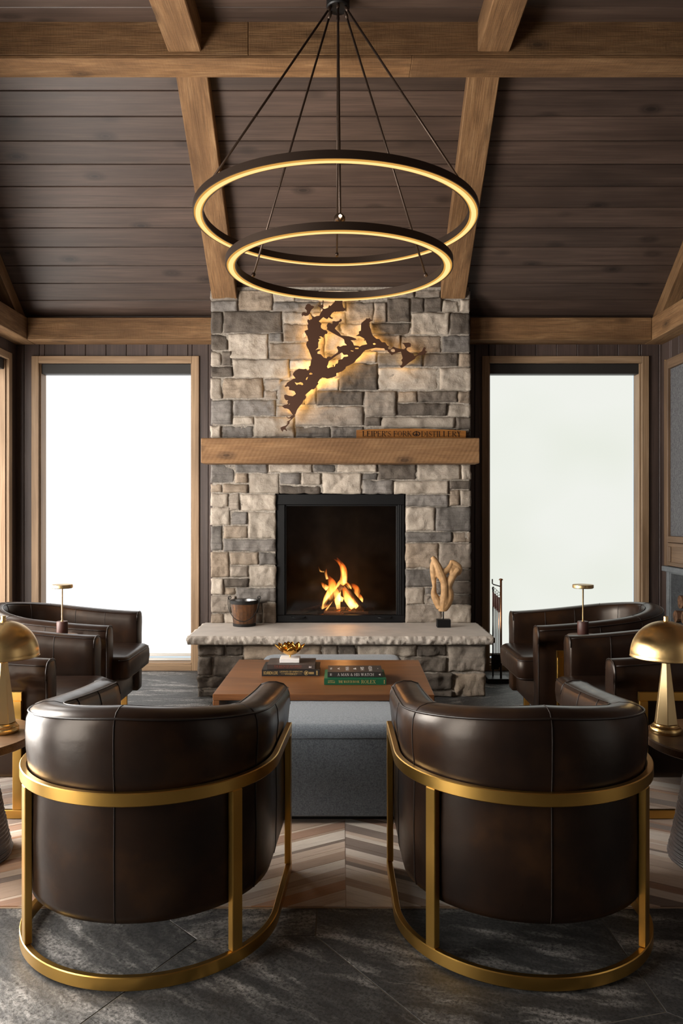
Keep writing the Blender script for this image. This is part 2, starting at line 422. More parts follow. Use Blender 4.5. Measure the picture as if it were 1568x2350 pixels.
M_LEDBACK = emit('warm_led_backlight', (1.0, 0.57, 0.17), 14.0)
M_SPARK = emit('glow_point', (1.0, 0.75, 0.42), 18)
M_BKBLACK = plain('black_book_cloth', (0.012, 0.011, 0.011), 0.5, 0, 0.4)
M_BKBROWN = plain('dark_brown_book_jacket', (0.05, 0.036, 0.03), 0.45, 0, 0.5, 14, 0.4)
M_BKGREEN = plain('green_book_cloth', (0.006, 0.085, 0.035), 0.5, 0, 0.4)
M_BKGREY = plain('charcoal_book_jacket', (0.026, 0.022, 0.02), 0.45, 0, 0.45)
M_PAGES = plain('page_block', (0.45, 0.40, 0.32), 0.9, 0, 0.2)
M_FOIL = plain('gold_foil_print', (0.55, 0.38, 0.14), 0.4, 0.2, 0.5)
M_WHITEINK = plain('white_print', (0.62, 0.58, 0.55), 0.6, 0, 0.3)
M_REDINK = plain('rust_print', (0.26, 0.075, 0.045), 0.6, 0, 0.3)
M_BURN = plain('branded_black_print', (0.012, 0.007, 0.005), 0.7, 0, 0.2)

def glass_mat(name, tint, rough=0.02):
    m, nt, b = newmat(name); nt.nodes.remove(b)
    t = node(nt, 'ShaderNodeBsdfTransparent', {'Color': C(tint)})
    g = node(nt, 'ShaderNodeBsdfGlossy', {'Color': (1, 1, 1, 1), 'Roughness': rough})
    f = node(nt, 'ShaderNodeFresnel', {'IOR': 1.45})
    mx = node(nt, 'ShaderNodeMixShader', {0: f.outputs[0], 1: t.outputs[0], 2: g.outputs[0]})
    nt.links.new(mx.outputs[0], nt.nodes['Material Output'].inputs[0]); return m
M_GLASS = glass_mat('clear_glass', (0.95, 0.97, 0.96))
M_FIREGLASS = glass_mat('smoked_fire_glass', (0.72, 0.70, 0.68), 0.08)

# ------------------------------------------------------------------ room shell
YB = 6.60                        # back wall
XL, XR = -2.75, 2.71             # side walls
YR = -2.4                        # wall behind the camera
SLOPE, CEIL_A = 0.745, 6.448     # sloped ceiling: height above lens = CEIL_A - SLOPE * y
YRIDGE = 4.70                    # slope ends here; flat beyond (towards the camera)
ZFLAT = 4.247
def zceil(y): return EYE + CEIL_A - SLOPE * y

floor = props(obj('floor', boxbm(XL - 0.2, XR + 0.2, YR - 0.2, YB + 0.2, -0.12, -0.0015), M_GROUT), kind='structure')

def shrink(poly, g):
    cx = sum(p[0] for p in poly) / len(poly); cy = sum(p[1] for p in poly) / len(poly)
    n = len(poly); out = []
    area = sum(poly[i][0] * poly[(i + 1) % n][1] - poly[(i + 1) % n][0] * poly[i][1] for i in range(n))
    P = poly if area > 0 else poly[::-1]
    for i in range(n):
        a, b, c = Vector(P[i - 1]), Vector(P[i]), Vector(P[(i + 1) % n])
        e1 = (b - a).normalized(); e2 = (c - b).normalized()
        n1 = Vector((-e1.y, e1.x)); n2 = Vector((-e2.y, e2.x))
        bi = (n1 + n2); k = 1 + n1.dot(n2)
        q = b + bi * (g / max(k, 0.3)); out.append((q.x, q.y))
    return out

def tile(poly):
    poly = shrink(poly, 0.0024)
    cx = sum(p[0] for p in poly) / len(poly); cy = sum(p[1] for p in poly) / len(poly)
    a = R.uniform(-0.9, 0.9)
    M = Matrix.Translation((cx, cy, 0)) @ Matrix.Rotation(a, 4, 'Z')
    Mi = M.inverted()
    lp = [(Mi @ Vector((x, y, 0))).to_2d() for x, y in poly]
    bm = prism(bmesh.new(), lp, -0.0014, 0.0, 0.0006)
    obj('floor_tile', bm, M_SLATE, floor, M)

A, G_, F_ = (-0.082, 2.463), (0.285, 1.935), (0.864, 2.087)
C_ = (-0.45, 2.44)
near = [
 [A, (-0.08, 3.1), (0.835, 3.1), F_, G_],
 [A, G_, (0.42, 1.0), (-1.05, 1.0), (-1.05, 1.38), C_],
 [A, C_, (-0.75, 2.75), (-0.75, 3.1), (-0.08, 3.1)],
 [C_, (-1.05, 1.38), (-1.75, 1.55), (-1.75, 2.75), (-0.75, 2.75)],
 [G_, F_, (1.2, 1.81), (1.2, 1.0), (0.42, 1.0)],
 [F_, (0.835, 3.1), (1.75, 3.1), (1.75, 1.81), (1.2, 1.81)],
 [(1.2, 1.0), (1.2, 1.81), (1.75, 1.81), (2.2, 1.7), (2.2, 1.0)],
 [(1.75, 1.81), (1.75, 3.1), (XR, 3.1), (XR, 1.7), (2.2, 1.7)],
 [(2.2, 1.0), (2.2, 1.7), (XR, 1.7), (XR, 1.0)],
 [(-1.05, 1.38), (-1.05, 1.0), (-1.75, 1.0), (-1.75, 1.55)],
 [(-1.75, 1.0), (-1.75, 2.2), (XL, 2.2), (XL, 1.0)],
 [(-1.75, 2.2), (-1.75, 2.75), (-1.75, 3.1), (XL, 3.1), (XL, 2.2)],
 [(-0.75, 2.75), (-1.75, 2.75), (-1.75, 3.1), (-0.75, 3.1)],
]
for p in near: tile(p)
def grid_tiles(y0, rows, hgt, cols):
    xs0 = [XL + (XR - XL) * i / cols for i in range(cols + 1)]
    pts = []
    for r in range(rows + 1):
        row = []
        for i, x in enumerate(xs0):
            jx = 0 if i in (0, cols) else R.uniform(-0.13, 0.13)
            jy = 0 if r in (0, rows) else R.uniform(-0.11, 0.11)
            row.append((x + jx, y0 + hgt * r + jy))
        pts.append(row)
    for r in range(rows):
        for i in range(cols): tile([pts[r][i], pts[r][i + 1], pts[r + 1][i + 1], pts[r + 1][i]])
grid_tiles(3.1, 5, 0.70, 6)
grid_tiles(YR, 5, 0.68, 6)

# --- wall helper: vertical shiplap boards as parts of the wall
def board(parent, x0, x1, z0, z1, wall, axis, t=0.018):
    """a vertical board; axis 'x' = back wall (x0..x1 in X), 'l'/'r' = side walls (x0..x1 in Y)"""
    if z1 - z0 < 0.01 or x1 - x0 < 0.008: return
    c = (x0 + x1) / 2; wdt = (x1 - x0) - 0.003
    if axis == 'x': beam('wall_plank', (c, wall - t / 2, z0), (c, wall - t / 2, z1), t, wdt, M_WALL, parent, 0.0035, up=(1, 0, 0))
    elif axis == 'l': beam('wall_plank', (wall + t / 2, c, z0), (wall + t / 2, c, z1), t, wdt, M_WALL, parent, 0.0035, up=(0, 1, 0))
    else: beam('wall_plank', (wall - t / 2, c, z0), (wall - t / 2, c, z1), t, wdt, M_WALL, parent, 0.0035, up=(0, 1, 0))

def wall_with_holes(name, axis, plane, a0, a1, z1, holes, step, start, thick=0.12):
    """backing with openings cut, and the shiplap boards on its room side"""
    bm = bmesh.new()
    cuts = sorted({a0, a1, *[h[0] for h in holes], *[h[1] for h in holes]})
    def put(u0, u1, zz0, zz1):
        if axis == 'x': box(bm, u0, u1, plane, plane + thick, zz0, zz1)
        elif axis == 'l': box(bm, plane - thick, plane, u0, u1, zz0, zz1)
        else: box(bm, plane, plane + thick, u0, u1, zz0, zz1)
    for u0, u1 in zip(cuts, cuts[1:]):
        mid = (u0 + u1) / 2; hz = [h for h in holes if h[0] < mid < h[1]]
        if not hz: put(u0, u1, 0, z1(mid) if callable(z1) else z1)
        else:
            h = hz[0]
            if h[2] > 0.001: put(u0, u1, 0, h[2])
            put(u0, u1, h[3], z1(mid) if callable(z1) else z1)
    wl = props(obj(name, bm, M_WALL), kind='structure')
    u = start
    while u > a0: u -= step
    while u < a1:
        v0, v1 = max(u, a0), min(u + step, a1)
        segs = sorted({v0, v1, *[x for h in holes for x in h[:2] if v0 < x < v1]})
        for s0, s1 in zip(segs, segs[1:]):
            mid = (s0 + s1) / 2; top = z1(mid) if callable(z1) else z1
            hz = [h for h in holes if h[0] - 1e-6 < mid < h[1] + 1e-6]
            if not hz: board(wl, s0, s1, 0.0, top - 0.01, plane, axis)
            else:
                if hz[0][2] > 0.02: board(wl, s0, s1, 0.0, hz[0][2], plane, axis)
                board(wl, s0, s1, hz[0][3], top - 0.01, plane, axis)
        u += step
    return wl

ZWIN = wz(834, 6.58)            # head of the window openings
CH = 0.060                      # casing width
WL0, WL1 = -2.537, -1.254       # back-left opening
WR0, WR1 = 1.236, 2.515         # back-right opening
wall_back = wall_with_holes('wall_back', 'x', YB, XL, XR, 2.86, [(WL0, WL1, 0.05, ZWIN), (-1.0, 1.0, 2.85, 2.86), (WR0, WR1, 0.05, ZWIN)], 0.172, wx(104, YB))
def side_top(y): return min(zceil(y), ZFLAT) + 0.02
LW = [(4.95, 6.40), (2.75, 4.30), (0.30, 1.90)]        # three tall windows in the left wall
RW_FILL = [(0.4, 1.9)]  # unseen window in the right wall, added as weak fill light
NICHE = (4.76, 6.40, 0.0, 0.845)
wall_left = wall_with_holes('wall_left', 'l', XL, YR, YB, lambda y: side_top(y), [(a, b, 0.05, ZWIN) for a, b in LW], 0.172, YB)
wall_right = wall_with_holes('wall_right', 'r', XR, YR, YB, lambda y: side_top(y), [(a, b, 0.05, ZWIN) for a, b in RW_FILL] + [NICHE], 0.172, YB)
bm = boxbm(XL, XR, YR - 0.12, YR, 0, ZFLAT)
wall_rear = props(obj('wall_rear', bm, M_WALL), kind='structure')

# --- windows: oak casing, jambs, cassette, lit roller shade, glass
def window(n, axis, plane, a0, a1, lum, tint, shade_gap=(0.0, 0.0), var=None):
    root = empty('window_%d' % n, {'x': ((a0 + a1) / 2, plane, 0), 'l': (plane, (a0 + a1) / 2, 0), 'r': (plane, (a0 + a1) / 2, 0)}.get(axis, ((a0 + a1) / 2, plane, 0)), kind='structure')
    root['label'] = 'tall oak cased window with white roller shade drawn to the floor, bay %d' % n  # the right and rear bays are unseen, added for fill
    def P(u, v, z):    # u along wall, v depth into the wall (positive = outwards)
        return {'x': (u, plane + v, z), 'l': (plane - v, u, z), 'r': (plane + v, u, z), 'b': (u, plane - v, z)}[axis]
    upv = {'x': (1, 0, 0), 'b': (1, 0, 0)}.get(axis, (0, 1, 0))
    def bar(name, u0, v0, z0, u1, v1, z1, wid, hei, mat, up, bev=0.003):
        return beam(name, P(u0, v0, z0), P(u1, v1, z1), wid, hei, mat, root, bev, up)
    zs = 0.05
    # casing (proud of the boards)
    bar('window_casing', a0 - CH / 2, -0.024, 0.0, a0 - CH / 2, -0.024, ZWIN + CH, 0.028, CH, M_OAK, upv)
    bar('window_casing', a1 + CH / 2, -0.024, 0.0, a1 + CH / 2, -0.024, ZWIN + CH, 0.028, CH, M_OAK, upv)
    bar('window_casing', a0, -0.024, ZWIN + CH / 2, a1, -0.024, ZWIN + CH / 2, 0.028, CH, M_OAK, (0, 0, 1))
    bar('window_casing', a0, -0.024, zs / 2, a1, -0.024, zs / 2, 0.028, zs, M_OAK, (0, 0, 1))
    # jambs, head and sill boards inside the opening
    bar('window_jamb', a0 + 0.006, 0.055, zs, a0 + 0.006, 0.055, ZWIN, 0.13, 0.012, M_OAK, upv, 0.001)
    bar('window_jamb', a1 - 0.006, 0.055, zs, a1 - 0.006, 0.055, ZWIN, 0.13, 0.012, M_OAK, upv, 0.001)
    bar('window_sill', a0, 0.055, zs + 0.006, a1, 0.055, zs + 0.006, 0.13, 0.012, M_OAK, (0, 0, 1), 0.001)
    bar('shade_cassette', a0 + 0.008, 0.045, ZWIN - 0.042, a1 - 0.008, 0.045, ZWIN - 0.042, 0.085, 0.083, M_CASS, (0, 0, 1))
    m = emit('daylit_shade_%d' % n, tint, lum, var)
    u0, u1 = a0 + 0.014 + shade_gap[0], a1 - 0.014 - shade_gap[1]
    bar('roller_shade', (u0 + u1) / 2, 0.10, 0.125, (u0 + u1) / 2, 0.10, ZWIN - 0.075, 0.004, u1 - u0, m, upv, 0)
    bar('shade_bottom_bar', u0, 0.098, 0.112, u1, 0.098, 0.112, 0.014, 0.028, M_ALU, (0, 0, 1))
    bar('window_track', a0 + 0.014, 0.098, 0.075, a1 - 0.014, 0.098, 0.075, 0.03, 0.022, M_ALU, (0, 0, 1))
    bar('glass_pane', (a0 + a1) / 2, 0.14, zs, (a0 + a1) / 2, 0.14, ZWIN, 0.006, a1 - a0, M_GLASS, upv, 0)
    return root
window(1, 'x', YB, WL0, WL1, L_BACK_LEFT, (1.0, 0.995, 0.98), (0.0, 0))
window(2, 'x', YB, WR0, WR1, L_BACK_RIGHT, (0.965, 0.985, 0.92), (0, 0.012), (0.90, 0.935, 0.84))
for i, (a, b) in enumerate(LW): window(3 + i, 'l', XL, a, b, L_SIDE_LEFT * (0.3, 1.4, 0.6)[i], (1.0, 0.95, 0.885))
for i, (a, b) in enumerate(RW_FILL): window(6 + i, 'r', XR, a, b, L_RIGHT_FILL, (1.0, 0.95, 0.885))  # glowing shade out of view, added to fill from the right
window(7, 'b', YR, -1.9, -0.3, L_REAR_FILL, (1.0, 0.95, 0.885))  # window behind the camera, added as fill light
window(8, 'b', YR, 0.3, 1.9, L_REAR_FILL * 0.6, (1.0, 0.95, 0.885))  # second added fill window in the rear wall, dimmer

# --- ceiling: boards on the slope and on the flat
nrm = Vector((0, SLOPE, 1)).normalized()
bm = bmesh.new()
def slab_pts(y): return zceil(y)
v = []
prof = [(YB + 0.12, zceil(YB + 0.12) + 0.03), (4.73, zceil(4.73) + 0.03), (4.70, ZFLAT + 0.03), (YR - 0.12, ZFLAT + 0.03),
        (YR - 0.12, ZFLAT + 0.15), (YRIDGE - 0.03, ZFLAT + 0.2), (YB + 0.12, zceil(YB + 0.12) + 0.17)]
lo = [bm.verts.new((XL - 0.1, y, z)) for y, z in prof]; hi = [bm.verts.new((XR + 0.1, y, z)) for y, z in prof]
bm.faces.new(lo); bm.faces.new(hi[::-1])
for i in range(7): bm.faces.new((lo[i], lo[(i + 1) % 7], hi[(i + 1) % 7], hi[i]))
ceiling = props(obj('ceiling', bm, M_CEIL), kind='structure')
bays = [(XL, -0.93), (-0.93, 0.885), (0.885, XR)]
STEP = 0.1325
y = 5.029 - 2 * STEP
while y < YB + 0.02:
    y1 = min(y + STEP, YB + 0.03)
    yc = (y + y1) / 2; t = 0.018
    for xa, xb in bays:
        p0 = Vector((xa + 0.001, yc, zceil(yc))) + nrm * (t / 2); p1 = Vector((xb - 0.001, yc, zceil(yc))) + nrm * (t / 2)
        wdt = (y1 - y) * math.sqrt(1 + SLOPE ** 2) - 0.0022
        beam('ceiling_plank', p0, p1, wdt, t, M_CEIL, ceiling, 0.0045, up=nrm)
    y = y1
y = 4.534 + 0.165
while y > 0.5:
    for xa, xb in bays:
        beam('ceiling_plank', (xa + 0.001, y - 0.0825, ZFLAT + 0.009), (xb - 0.001, y - 0.0825, ZFLAT + 0.009), 0.162, 0.018, M_CEIL, ceiling, 0.0035)
    y -= 0.165
bm = boxbm(XL, XR, YR, y, ZFLAT, ZFLAT + 0.02); obj('ceiling_panel', bm, M_CEIL, ceiling)

# ------------------------------------------------------------------ timbers
def tb(name, p0, p1, wid, hei, label, cat='beam', up=(0, 0, 1), mat=M_BEAM, group=None):
    return props(beam(name, p0, p1, wid, hei, mat, None, 0.006, up), label, cat, group)
ZB = 4.027
yb = (4.668 + 4.87) / 2
xj = wx(945, 4.7)
root = empty('ridge_beam', (0, yb, ZB), 'long horizontal reclaimed timber beam crossing the ceiling where slope meets flat', 'beam')
xa_ = wx(570, 4.668)
beam('timber_length', (XL, yb, ZB + 0.136), (xa_, yb, ZB + 0.136), 0.202, 0.226, M_BEAM, root, 0.004)
beam('timber_length', (xa_ + 0.0008, yb, ZB + 0.136), (XR, yb, ZB + 0.136), 0.202, 0.226, M_BEAM, root, 0.004)
beam('soffit_board', (XL, yb, ZB + 0.0112), (xj, yb, ZB + 0.0112), 0.202, 0.0224, M_BEAM, root, 0.003)
beam('soffit_board', (xj + 0.0008, yb, ZB + 0.0112), (XR, yb, ZB + 0.0112), 0.202, 0.0224, M_BEAM, root, 0.003)
RD = 0.16
def rafter(xc, label):
    off = 0.118 / math.sqrt(1 + SLOPE ** 2)      # depth below boards, measured square to the slope
    ya, yc = 4.86, 6.228
    bm = bmesh.new()
    w2 = 0.098
    # plumb-cut ends: a prism in the y-z plane, extruded in x, stored in its own frame along its length
    pts = [(ya, zceil(ya) - 0.0), (ya, zceil(ya) - 0.118), (yc, zceil(yc) - 0.118), (yc, zceil(yc) - 0.0)]
    M, L = frame_from((xc, ya, zceil(ya) - 0.059), (xc, yc, zceil(yc) - 0.059))
    Mi = M.inverted()
    lo = [bm.verts.new(Mi @ Vector((xc - w2, y, z))) for y, z in pts]; hi = [bm.verts.new(Mi @ Vector((xc + w2, y, z))) for y, z in pts]
    bm.faces.new(lo); bm.faces.new(hi[::-1])
    for i in range(4): bm.faces.new((lo[i], lo[(i + 1) % 4], hi[(i + 1) % 4], hi[i]))
    bmesh.ops.recalc_face_normals(bm, faces=bm.faces)
    bmesh.ops.bevel(bm, geom=list(bm.edges), offset=0.005, segments=1, affect='EDGES')
    return props(obj('rafter', bm, M_BEAM, None, M), label, 'rafter')
rafter(-0.93, 'sloping timber rafter coming down on the left side of the stone chimney')
rafter(0.886, 'sloping timber rafter with nail holes coming down on the right side of the stone chimney')
tb('joist', (-0.933, 0.3, 4.158), (-0.933, 4.667, 4.158), 0.197, 0.184, 'level timber joist at the top of the photo left of the chandelier canopy', 'joist')
tb('joist', (0.905, 0.3, 4.158), (0.905, 4.667, 4.158), 0.19, 0.184, 'level timber joist at the top of the photo right of the chandelier canopy', 'joist')
# perimeter timbers at the eaves
ZE0, ZE1 = 2.734, 2.919
zc = (ZE0 + ZE1) / 2; hh = ZE1 - ZE0
tb('eaves_beam', (-2.567, 6.49, zc), (-1.05, 6.49, zc), 0.18, hh, 'horizontal timber eaves beam above the left shaded window')
tb('eaves_beam', (1.05, 6.49, zc), (2.535, 6.49, zc), 0.18, hh, 'horizontal timber eaves beam above the right shaded window')
tb('eaves_beam', (-2.65, 0.2, zc), (-2.65, 6.58, zc), 0.166, hh, 'horizontal timber beam along the left wall, its end at the upper left corner')
tb('eaves_beam', (2.616, 0.2, zc), (2.616, 6.58, zc), 0.162, hh, 'horizontal timber beam along the right wall, its end at the upper right corner')
def gable(xc, w2, label):
    ya, yc = 4.86, 6.42
    pts = [(ya, zceil(ya)), (ya, zceil(ya) - 0.15), (yc, zceil(yc) - 0.15), (yc + 0.09, zceil(yc + 0.09) - 0.10), (yc + 0.09, zceil(yc + 0.09))]
    M, L = frame_from((xc, ya, zceil(ya) - 0.08), (xc, yc, zceil(yc) - 0.08)); Mi = M.inverted()
    bm = bmesh.new(); n = len(pts)
    lo = [bm.verts.new(Mi @ Vector((xc - w2, y, z))) for y, z in pts]; hi = [bm.verts.new(Mi @ Vector((xc + w2, y, z))) for y, z in pts]
    bm.faces.new(lo); bm.faces.new(hi[::-1])
    for i in range(n): bm.faces.new((lo[i], lo[(i + 1) % n], hi[(i + 1) % n], hi[i]))
    bmesh.ops.recalc_face_normals(bm, faces=bm.faces)
    bmesh.ops.bevel(bm, geom=list(bm.edges), offset=0.004, segments=1, affect='EDGES')
    props(obj('gable_rafter', bm, M_BEAM, None, M), label, 'rafter')
gable(-2.672, 0.06, 'sloping timber against the left gable wall, at the left edge')
gable(2.632, 0.06, 'sloping timber against the right gable wall, at the right edge')

# ------------------------------------------------------------------ stone fireplace
YC = 6.23; YH = 5.633
fire = empty('fireplace', (0, YC, 0), 'floor to ceiling rough stone fireplace with raised hearth', 'fireplace')
cx0, cx1 = wx(484, YC) + 0.01, wx(1080, YC) - 0.01
fx0, fx1 = wx(635, YC), wx(929, YC); fz0, fz1 = 0.448, wz(1134, YC)
ym = YC + 0.017
bm = bmesh.new()
box(bm, cx0, fx0 - 0.012, ym, YB - 0.02, 0.40, fz1 + 0.012); box(bm, fx1 + 0.012, cx1, ym, YB - 0.02, 0.40, fz1 + 0.012)
# upper core follows the ceiling slope
pts = [(ym, fz1 + 0.012), (YB - 0.02, fz1 + 0.012), (YB - 0.02, zceil(YB - 0.02) - 0.003), (ym, zceil(ym) - 0.003)]
lo = [bm.verts.new((cx0, y, z)) for y, z in pts]; hi = [bm.verts.new((cx1, y, z)) for y, z in pts]
bm.faces.new(lo); bm.faces.new(hi[::-1])
for i in range(4): bm.faces.new((lo[i], lo[(i + 1) % 4], hi[(i + 1) % 4], hi[i]))
obj('mortar_core', bm, M_MORTAR, fire)
hx0, hx1 = wx(453, YH) + 0.012, wx(1115, YH) - 0.012
obj('mortar_base', boxbm(hx0, hx1, YH + 0.02, YB - 0.02, 0, 0.385), M_MORTAR, fire)

def stone(x0, x1, z0, z1, yf, mat, axis='y', depth=0.06, amp=0.011, topfn=None):
    """a rock-faced stone: front grid with chipped, set-back rim and side skirts"""
    wd, ht = x1 - x0, z1 - z0
    nx = max(6, min(26, int(wd / 0.013))); nz = max(6, min(18, int(ht / 0.013)))
    s = Vector((R.uniform(-50, 50), R.uniform(-50, 50), R.uniform(-50, 50)))
    tx, tz = R.uniform(-0.006, 0.006), R.uniform(-0.006, 0.006)
    prd = R.uniform(-0.008, 0.008)
    bm = bmesh.new(); g = []
    ins = 0.0012
    def P(u, v, y):
        if axis == 'y': return (u, y, v)
        if axis == 'x-': return (y, u, v)     # face towards -X
        return (y, u, v)
    sg = -1 if axis in ('y', 'x-') else 1
    for i in range(nx + 1):
        row = []
        for k in range(nz + 1):
            fu, fv = i / nx, k / nz
            u, v_ = x0 + ins + (wd - 2 * ins) * fu, z0 + ins + (ht - 2 * ins) * fv
            e = min(fu * wd, (1 - fu) * wd, fv * ht, (1 - fv) * ht)
            q = Vector((u * 9, v_ * 9, 0)) + s
            fl_ = noise.voronoi(Vector((u * 7, v_ * 9, 0)) + s)        # cleaved facets
            ci = fl_[1][0]; ta = noise.cell_vector(ci * 3.1)
            h = ((ta.x - 0.5) * (u - (ci.x - s.x) / 7) * 9 + (ta.y - 0.5) * (v_ - (ci.y - s.y) / 9) * 9 + (ta.z - 0.5) * 0.55) * amp * 1.1
            h += (noise.hetero_terrain(q * 1.5, 0.8, 2.2, 5, 0.6) - 0.7) * amp * 0.55 + noise.fractal(q * 4.0, 0.8, 2.1, 4) * amp * 0.55 + (abs(noise.noise(q * 0.7)) - 0.25) * amp * 1.2
            h += tx * (fu - 0.5) * 2 + tz * (fv - 0.5) * 2 + prd
            rim = max(0.0, 1 - e / (0.0075 + 0.005 * noise.noise(q * 1.1 + Vector((3, 7, 1)))))
            h -= rim * (0.0085 + 0.006 * noise.noise(q * 2))
            if e < 1e-6:
                u += noise.fractal(q * 1.6, 0.8, 2.1, 3) * 0.0062; v_ += noise.fractal(q * 1.6 + Vector((9, 9, 9)), 0.8, 2.1, 3) * 0.0062
            if topfn and v_ > topfn - 0.002: v_ = topfn - 0.002
            row.append(bm.verts.new(P(u, v_, yf + sg * h)))
        g.append(row)
    for i in range(nx):
        for k in range(nz): bm.faces.new((g[i][k], g[i + 1][k], g[i + 1][k + 1], g[i][k + 1]))
    rimv = [g[i][0] for i in range(nx + 1)] + [g[nx][k] for k in range(1, nz + 1)] + [g[i][nz] for i in range(nx - 1, -1, -1)] + [g[0][k] for k in range(nz - 1, 0, -1)]
    back = []
    for q in rimv:
        c = q.co.copy()
        if axis == 'y': c.y = yf + depth
        else: c.x = yf - sg * depth
        back.append(bm.verts.new(c))
    n = len(rimv)
    for i in range(n): bm.faces.new((rimv[i], rimv[(i + 1) % n], back[(i + 1) % n], back[i]))
    return obj('stone', bm, mat, fire, smooth=True)

CHIM = """483 652 545 688 M;546 653 625 711 T;627 653 676 690 L;677 653 731 689 G;732 653 826 691 L;827 653 883 681 L;884 653 950 681 M;952 653 1011 681 M;1014 653 1080 685 M
484 690 544 713 G;628 692 735 713 G;737 693 794 713 L;797 694 858 738 M;860 694 887 738 M;890 684 941 738 D;945 684 973 714 D;975 684 1013 714 D;1016 688 1053 714 L;1057 688 1079 714 L
484 716 511 764 D;514 714 647 762 D;651 716 712 740 L;714 716 794 740 L;651 743 716 783 T;718 743 780 760 M;783 743 849 775 L;852 742 941 766 D;945 717 1031 766 L;1035 717 1079 766 D
484 768 522 802 D;524 765 615 822 L;618 764 648 783 G;619 787 716 824 T;718 763 744 822 T;746 763 798 806 L;748 809 798 822 M;801 778 850 805 L;853 770 918 806 T;920 770 1013 807 T;1016 770 1080 807 G
484 806 507 838 L;510 806 531 838 D;484 842 533 864 D;535 825 663 866 L;666 827 714 846 L;666 849 712 870 T;716 826 779 865 L;781 835 866 894 D;782 808 864 832 L;868 810 970 840 G;973 811 1052 840 D;1055 811 1080 840 T
483 868 508 914 L;511 868 603 913 T;607 870 645 893 M;607 896 636 914 M;640 873 700 927 M;703 880 725 927 L;728 869 778 895 L;869 844 1006 894 L;1010 844 1081 895 L
484 918 531 973 G;536 918 633 954 G;637 930 675 954 T;728 898 834 929 D;838 898 909 954 M;912 898 957 923 T;960 898 1050 922 D;1053 898 1080 924 T;913 926 1026 954 D;1030 927 1081 955 L
534 957 582 974 L;584 957 675 1003 L;678 932 834 976 M;839 957 873 977 D;876 957 1044 982 L;1048 958 1081 985 D
483 978 506 1004 L;511 978 581 1004 G;679 979 758 1004 G;761 979 834 1004 G;837 985 960 1004 G;963 985 1045 1004 D;1048 988 1081 1004 D
483 1006 600 1062 M;603 1006 720 1062 M;723 1006 840 1062 M;843 1006 960 1062 M;963 1006 1081 1062 M
483 1065 537 1108 G;541 1065 613 1084 G;617 1065 717 1083 L;720 1065 771 1083 G;774 1065 865 1083 L;869 1065 956 1100 D;959 1065 1056 1101 L;1060 1065 1081 1100 L
541 1087 568 1108 T;571 1086 640 1132 L;483 1111 509 1129 T;512 1111 568 1131 T;643 1086 689 1111 G;692 1086 736 1112 L;643 1115 736 1133 D;740 1086 829 1133 L;833 1086 866 1100 G;833 1103 902 1133 G;905 1104 1029 1133 L;1033 1104 1081 1122 D;1032 1125 1055 1160 T;1058 1125 1081 1160 L
484 1133 523 1162 L;526 1133 549 1171 M;552 1135 633 1172 L;483 1165 527 1204 L;530 1175 567 1203 G;570 1175 633 1235 L;484 1207 510 1264 G;513 1207 567 1235 T;513 1238 633 1265 G
484 1268 525 1325 T;529 1268 592 1296 T;595 1268 633 1296 G;529 1299 569 1324 M;572 1299 633 1347 L;484 1328 512 1364 L;515 1328 569 1347 D;516 1350 540 1364 T;543 1350 633 1382 G;484 1368 540 1406 M;543 1385 600 1407 M;603 1385 633 1430 T;484 1409 513 1430 T;516 1409 558 1430 L;561 1410 600 1430 M
932 1136 1029 1162 G;932 1165 998 1218 L;1001 1164 1081 1219 G;932 1221 1037 1244 G;1040 1222 1081 1244 T;932 1247 1006 1304 T;1009 1247 1081 1304 M;932 1307 1000 1347 G;1003 1307 1081 1333 D;1003 1336 1081 1362 D;932 1350 974 1387 L;977 1350 1029 1363 G;977 1366 1029 1387 M;1032 1365 1081 1387 D;932 1390 1014 1430 M;1017 1390 1082 1430 L"""
for it in CHIM.replace('\n', ';').split(';'):
    a = it.split(); x0, y0, x1, y1 = map(float, a[:4])
    if y0 == 1006:      # course hidden behind the mantel: kept flat so the timber can sit against it
        stone(wx(x0, YC), wx(x1, YC), wz(y1, YC), wz(y0, YC), YC + 0.02, ST[a[4]], depth=0.04, amp=0.002); continue
    top = zceil(YC - 0.02) if y0 <= 654 else None
    z1 = wz(y0, YC)
    if y0 <= 654: z1 = zceil(YC) - 0.004
    near_fire = (1130 < y1 and y0 < 1430)
    stone(wx(x0, YC) - 0.0015, wx(x1, YC) + 0.0015, wz(y1, YC) - 0.0015, z1 + 0.0015, YC, ST[a[4]], topfn=(zceil(YC + 0.06) - 0.004) if y0 <= 654 else None)
BASE = """453 1482 515 1505 D;519 1481 557 1505 D;560 1481 738 1516 T;743 1482 776 1516 M;778 1482 818 1516 D;822 1481 956 1507 L;960 1481 1026 1506 D;1030 1482 1115 1542 M
453 1508 486 1551 D;489 1508 557 1551 D;560 1519 738 1551 M;741 1519 925 1551 M;928 1509 1026 1543 D;452 1554 516 1580 D;519 1554 700 1580 D;703 1554 900 1580 D;903 1547 1040 1584 D
1044 1546 1115 1601 T;453 1583 520 1601 D;523 1583 700 1601 D;703 1583 900 1601 D;903 1587 1040 1601 D"""
for it in BASE.replace('\n', ';').split(';'):
    a = it.split(); x0, y0, x1, y1 = map(float, a[:4])
    stone(wx(x0, YH), wx(x1, YH), max(0.002, wz(y1, YH)), min(0.383, wz(y0, YH)), YH, ST[a[4]], amp=0.014)
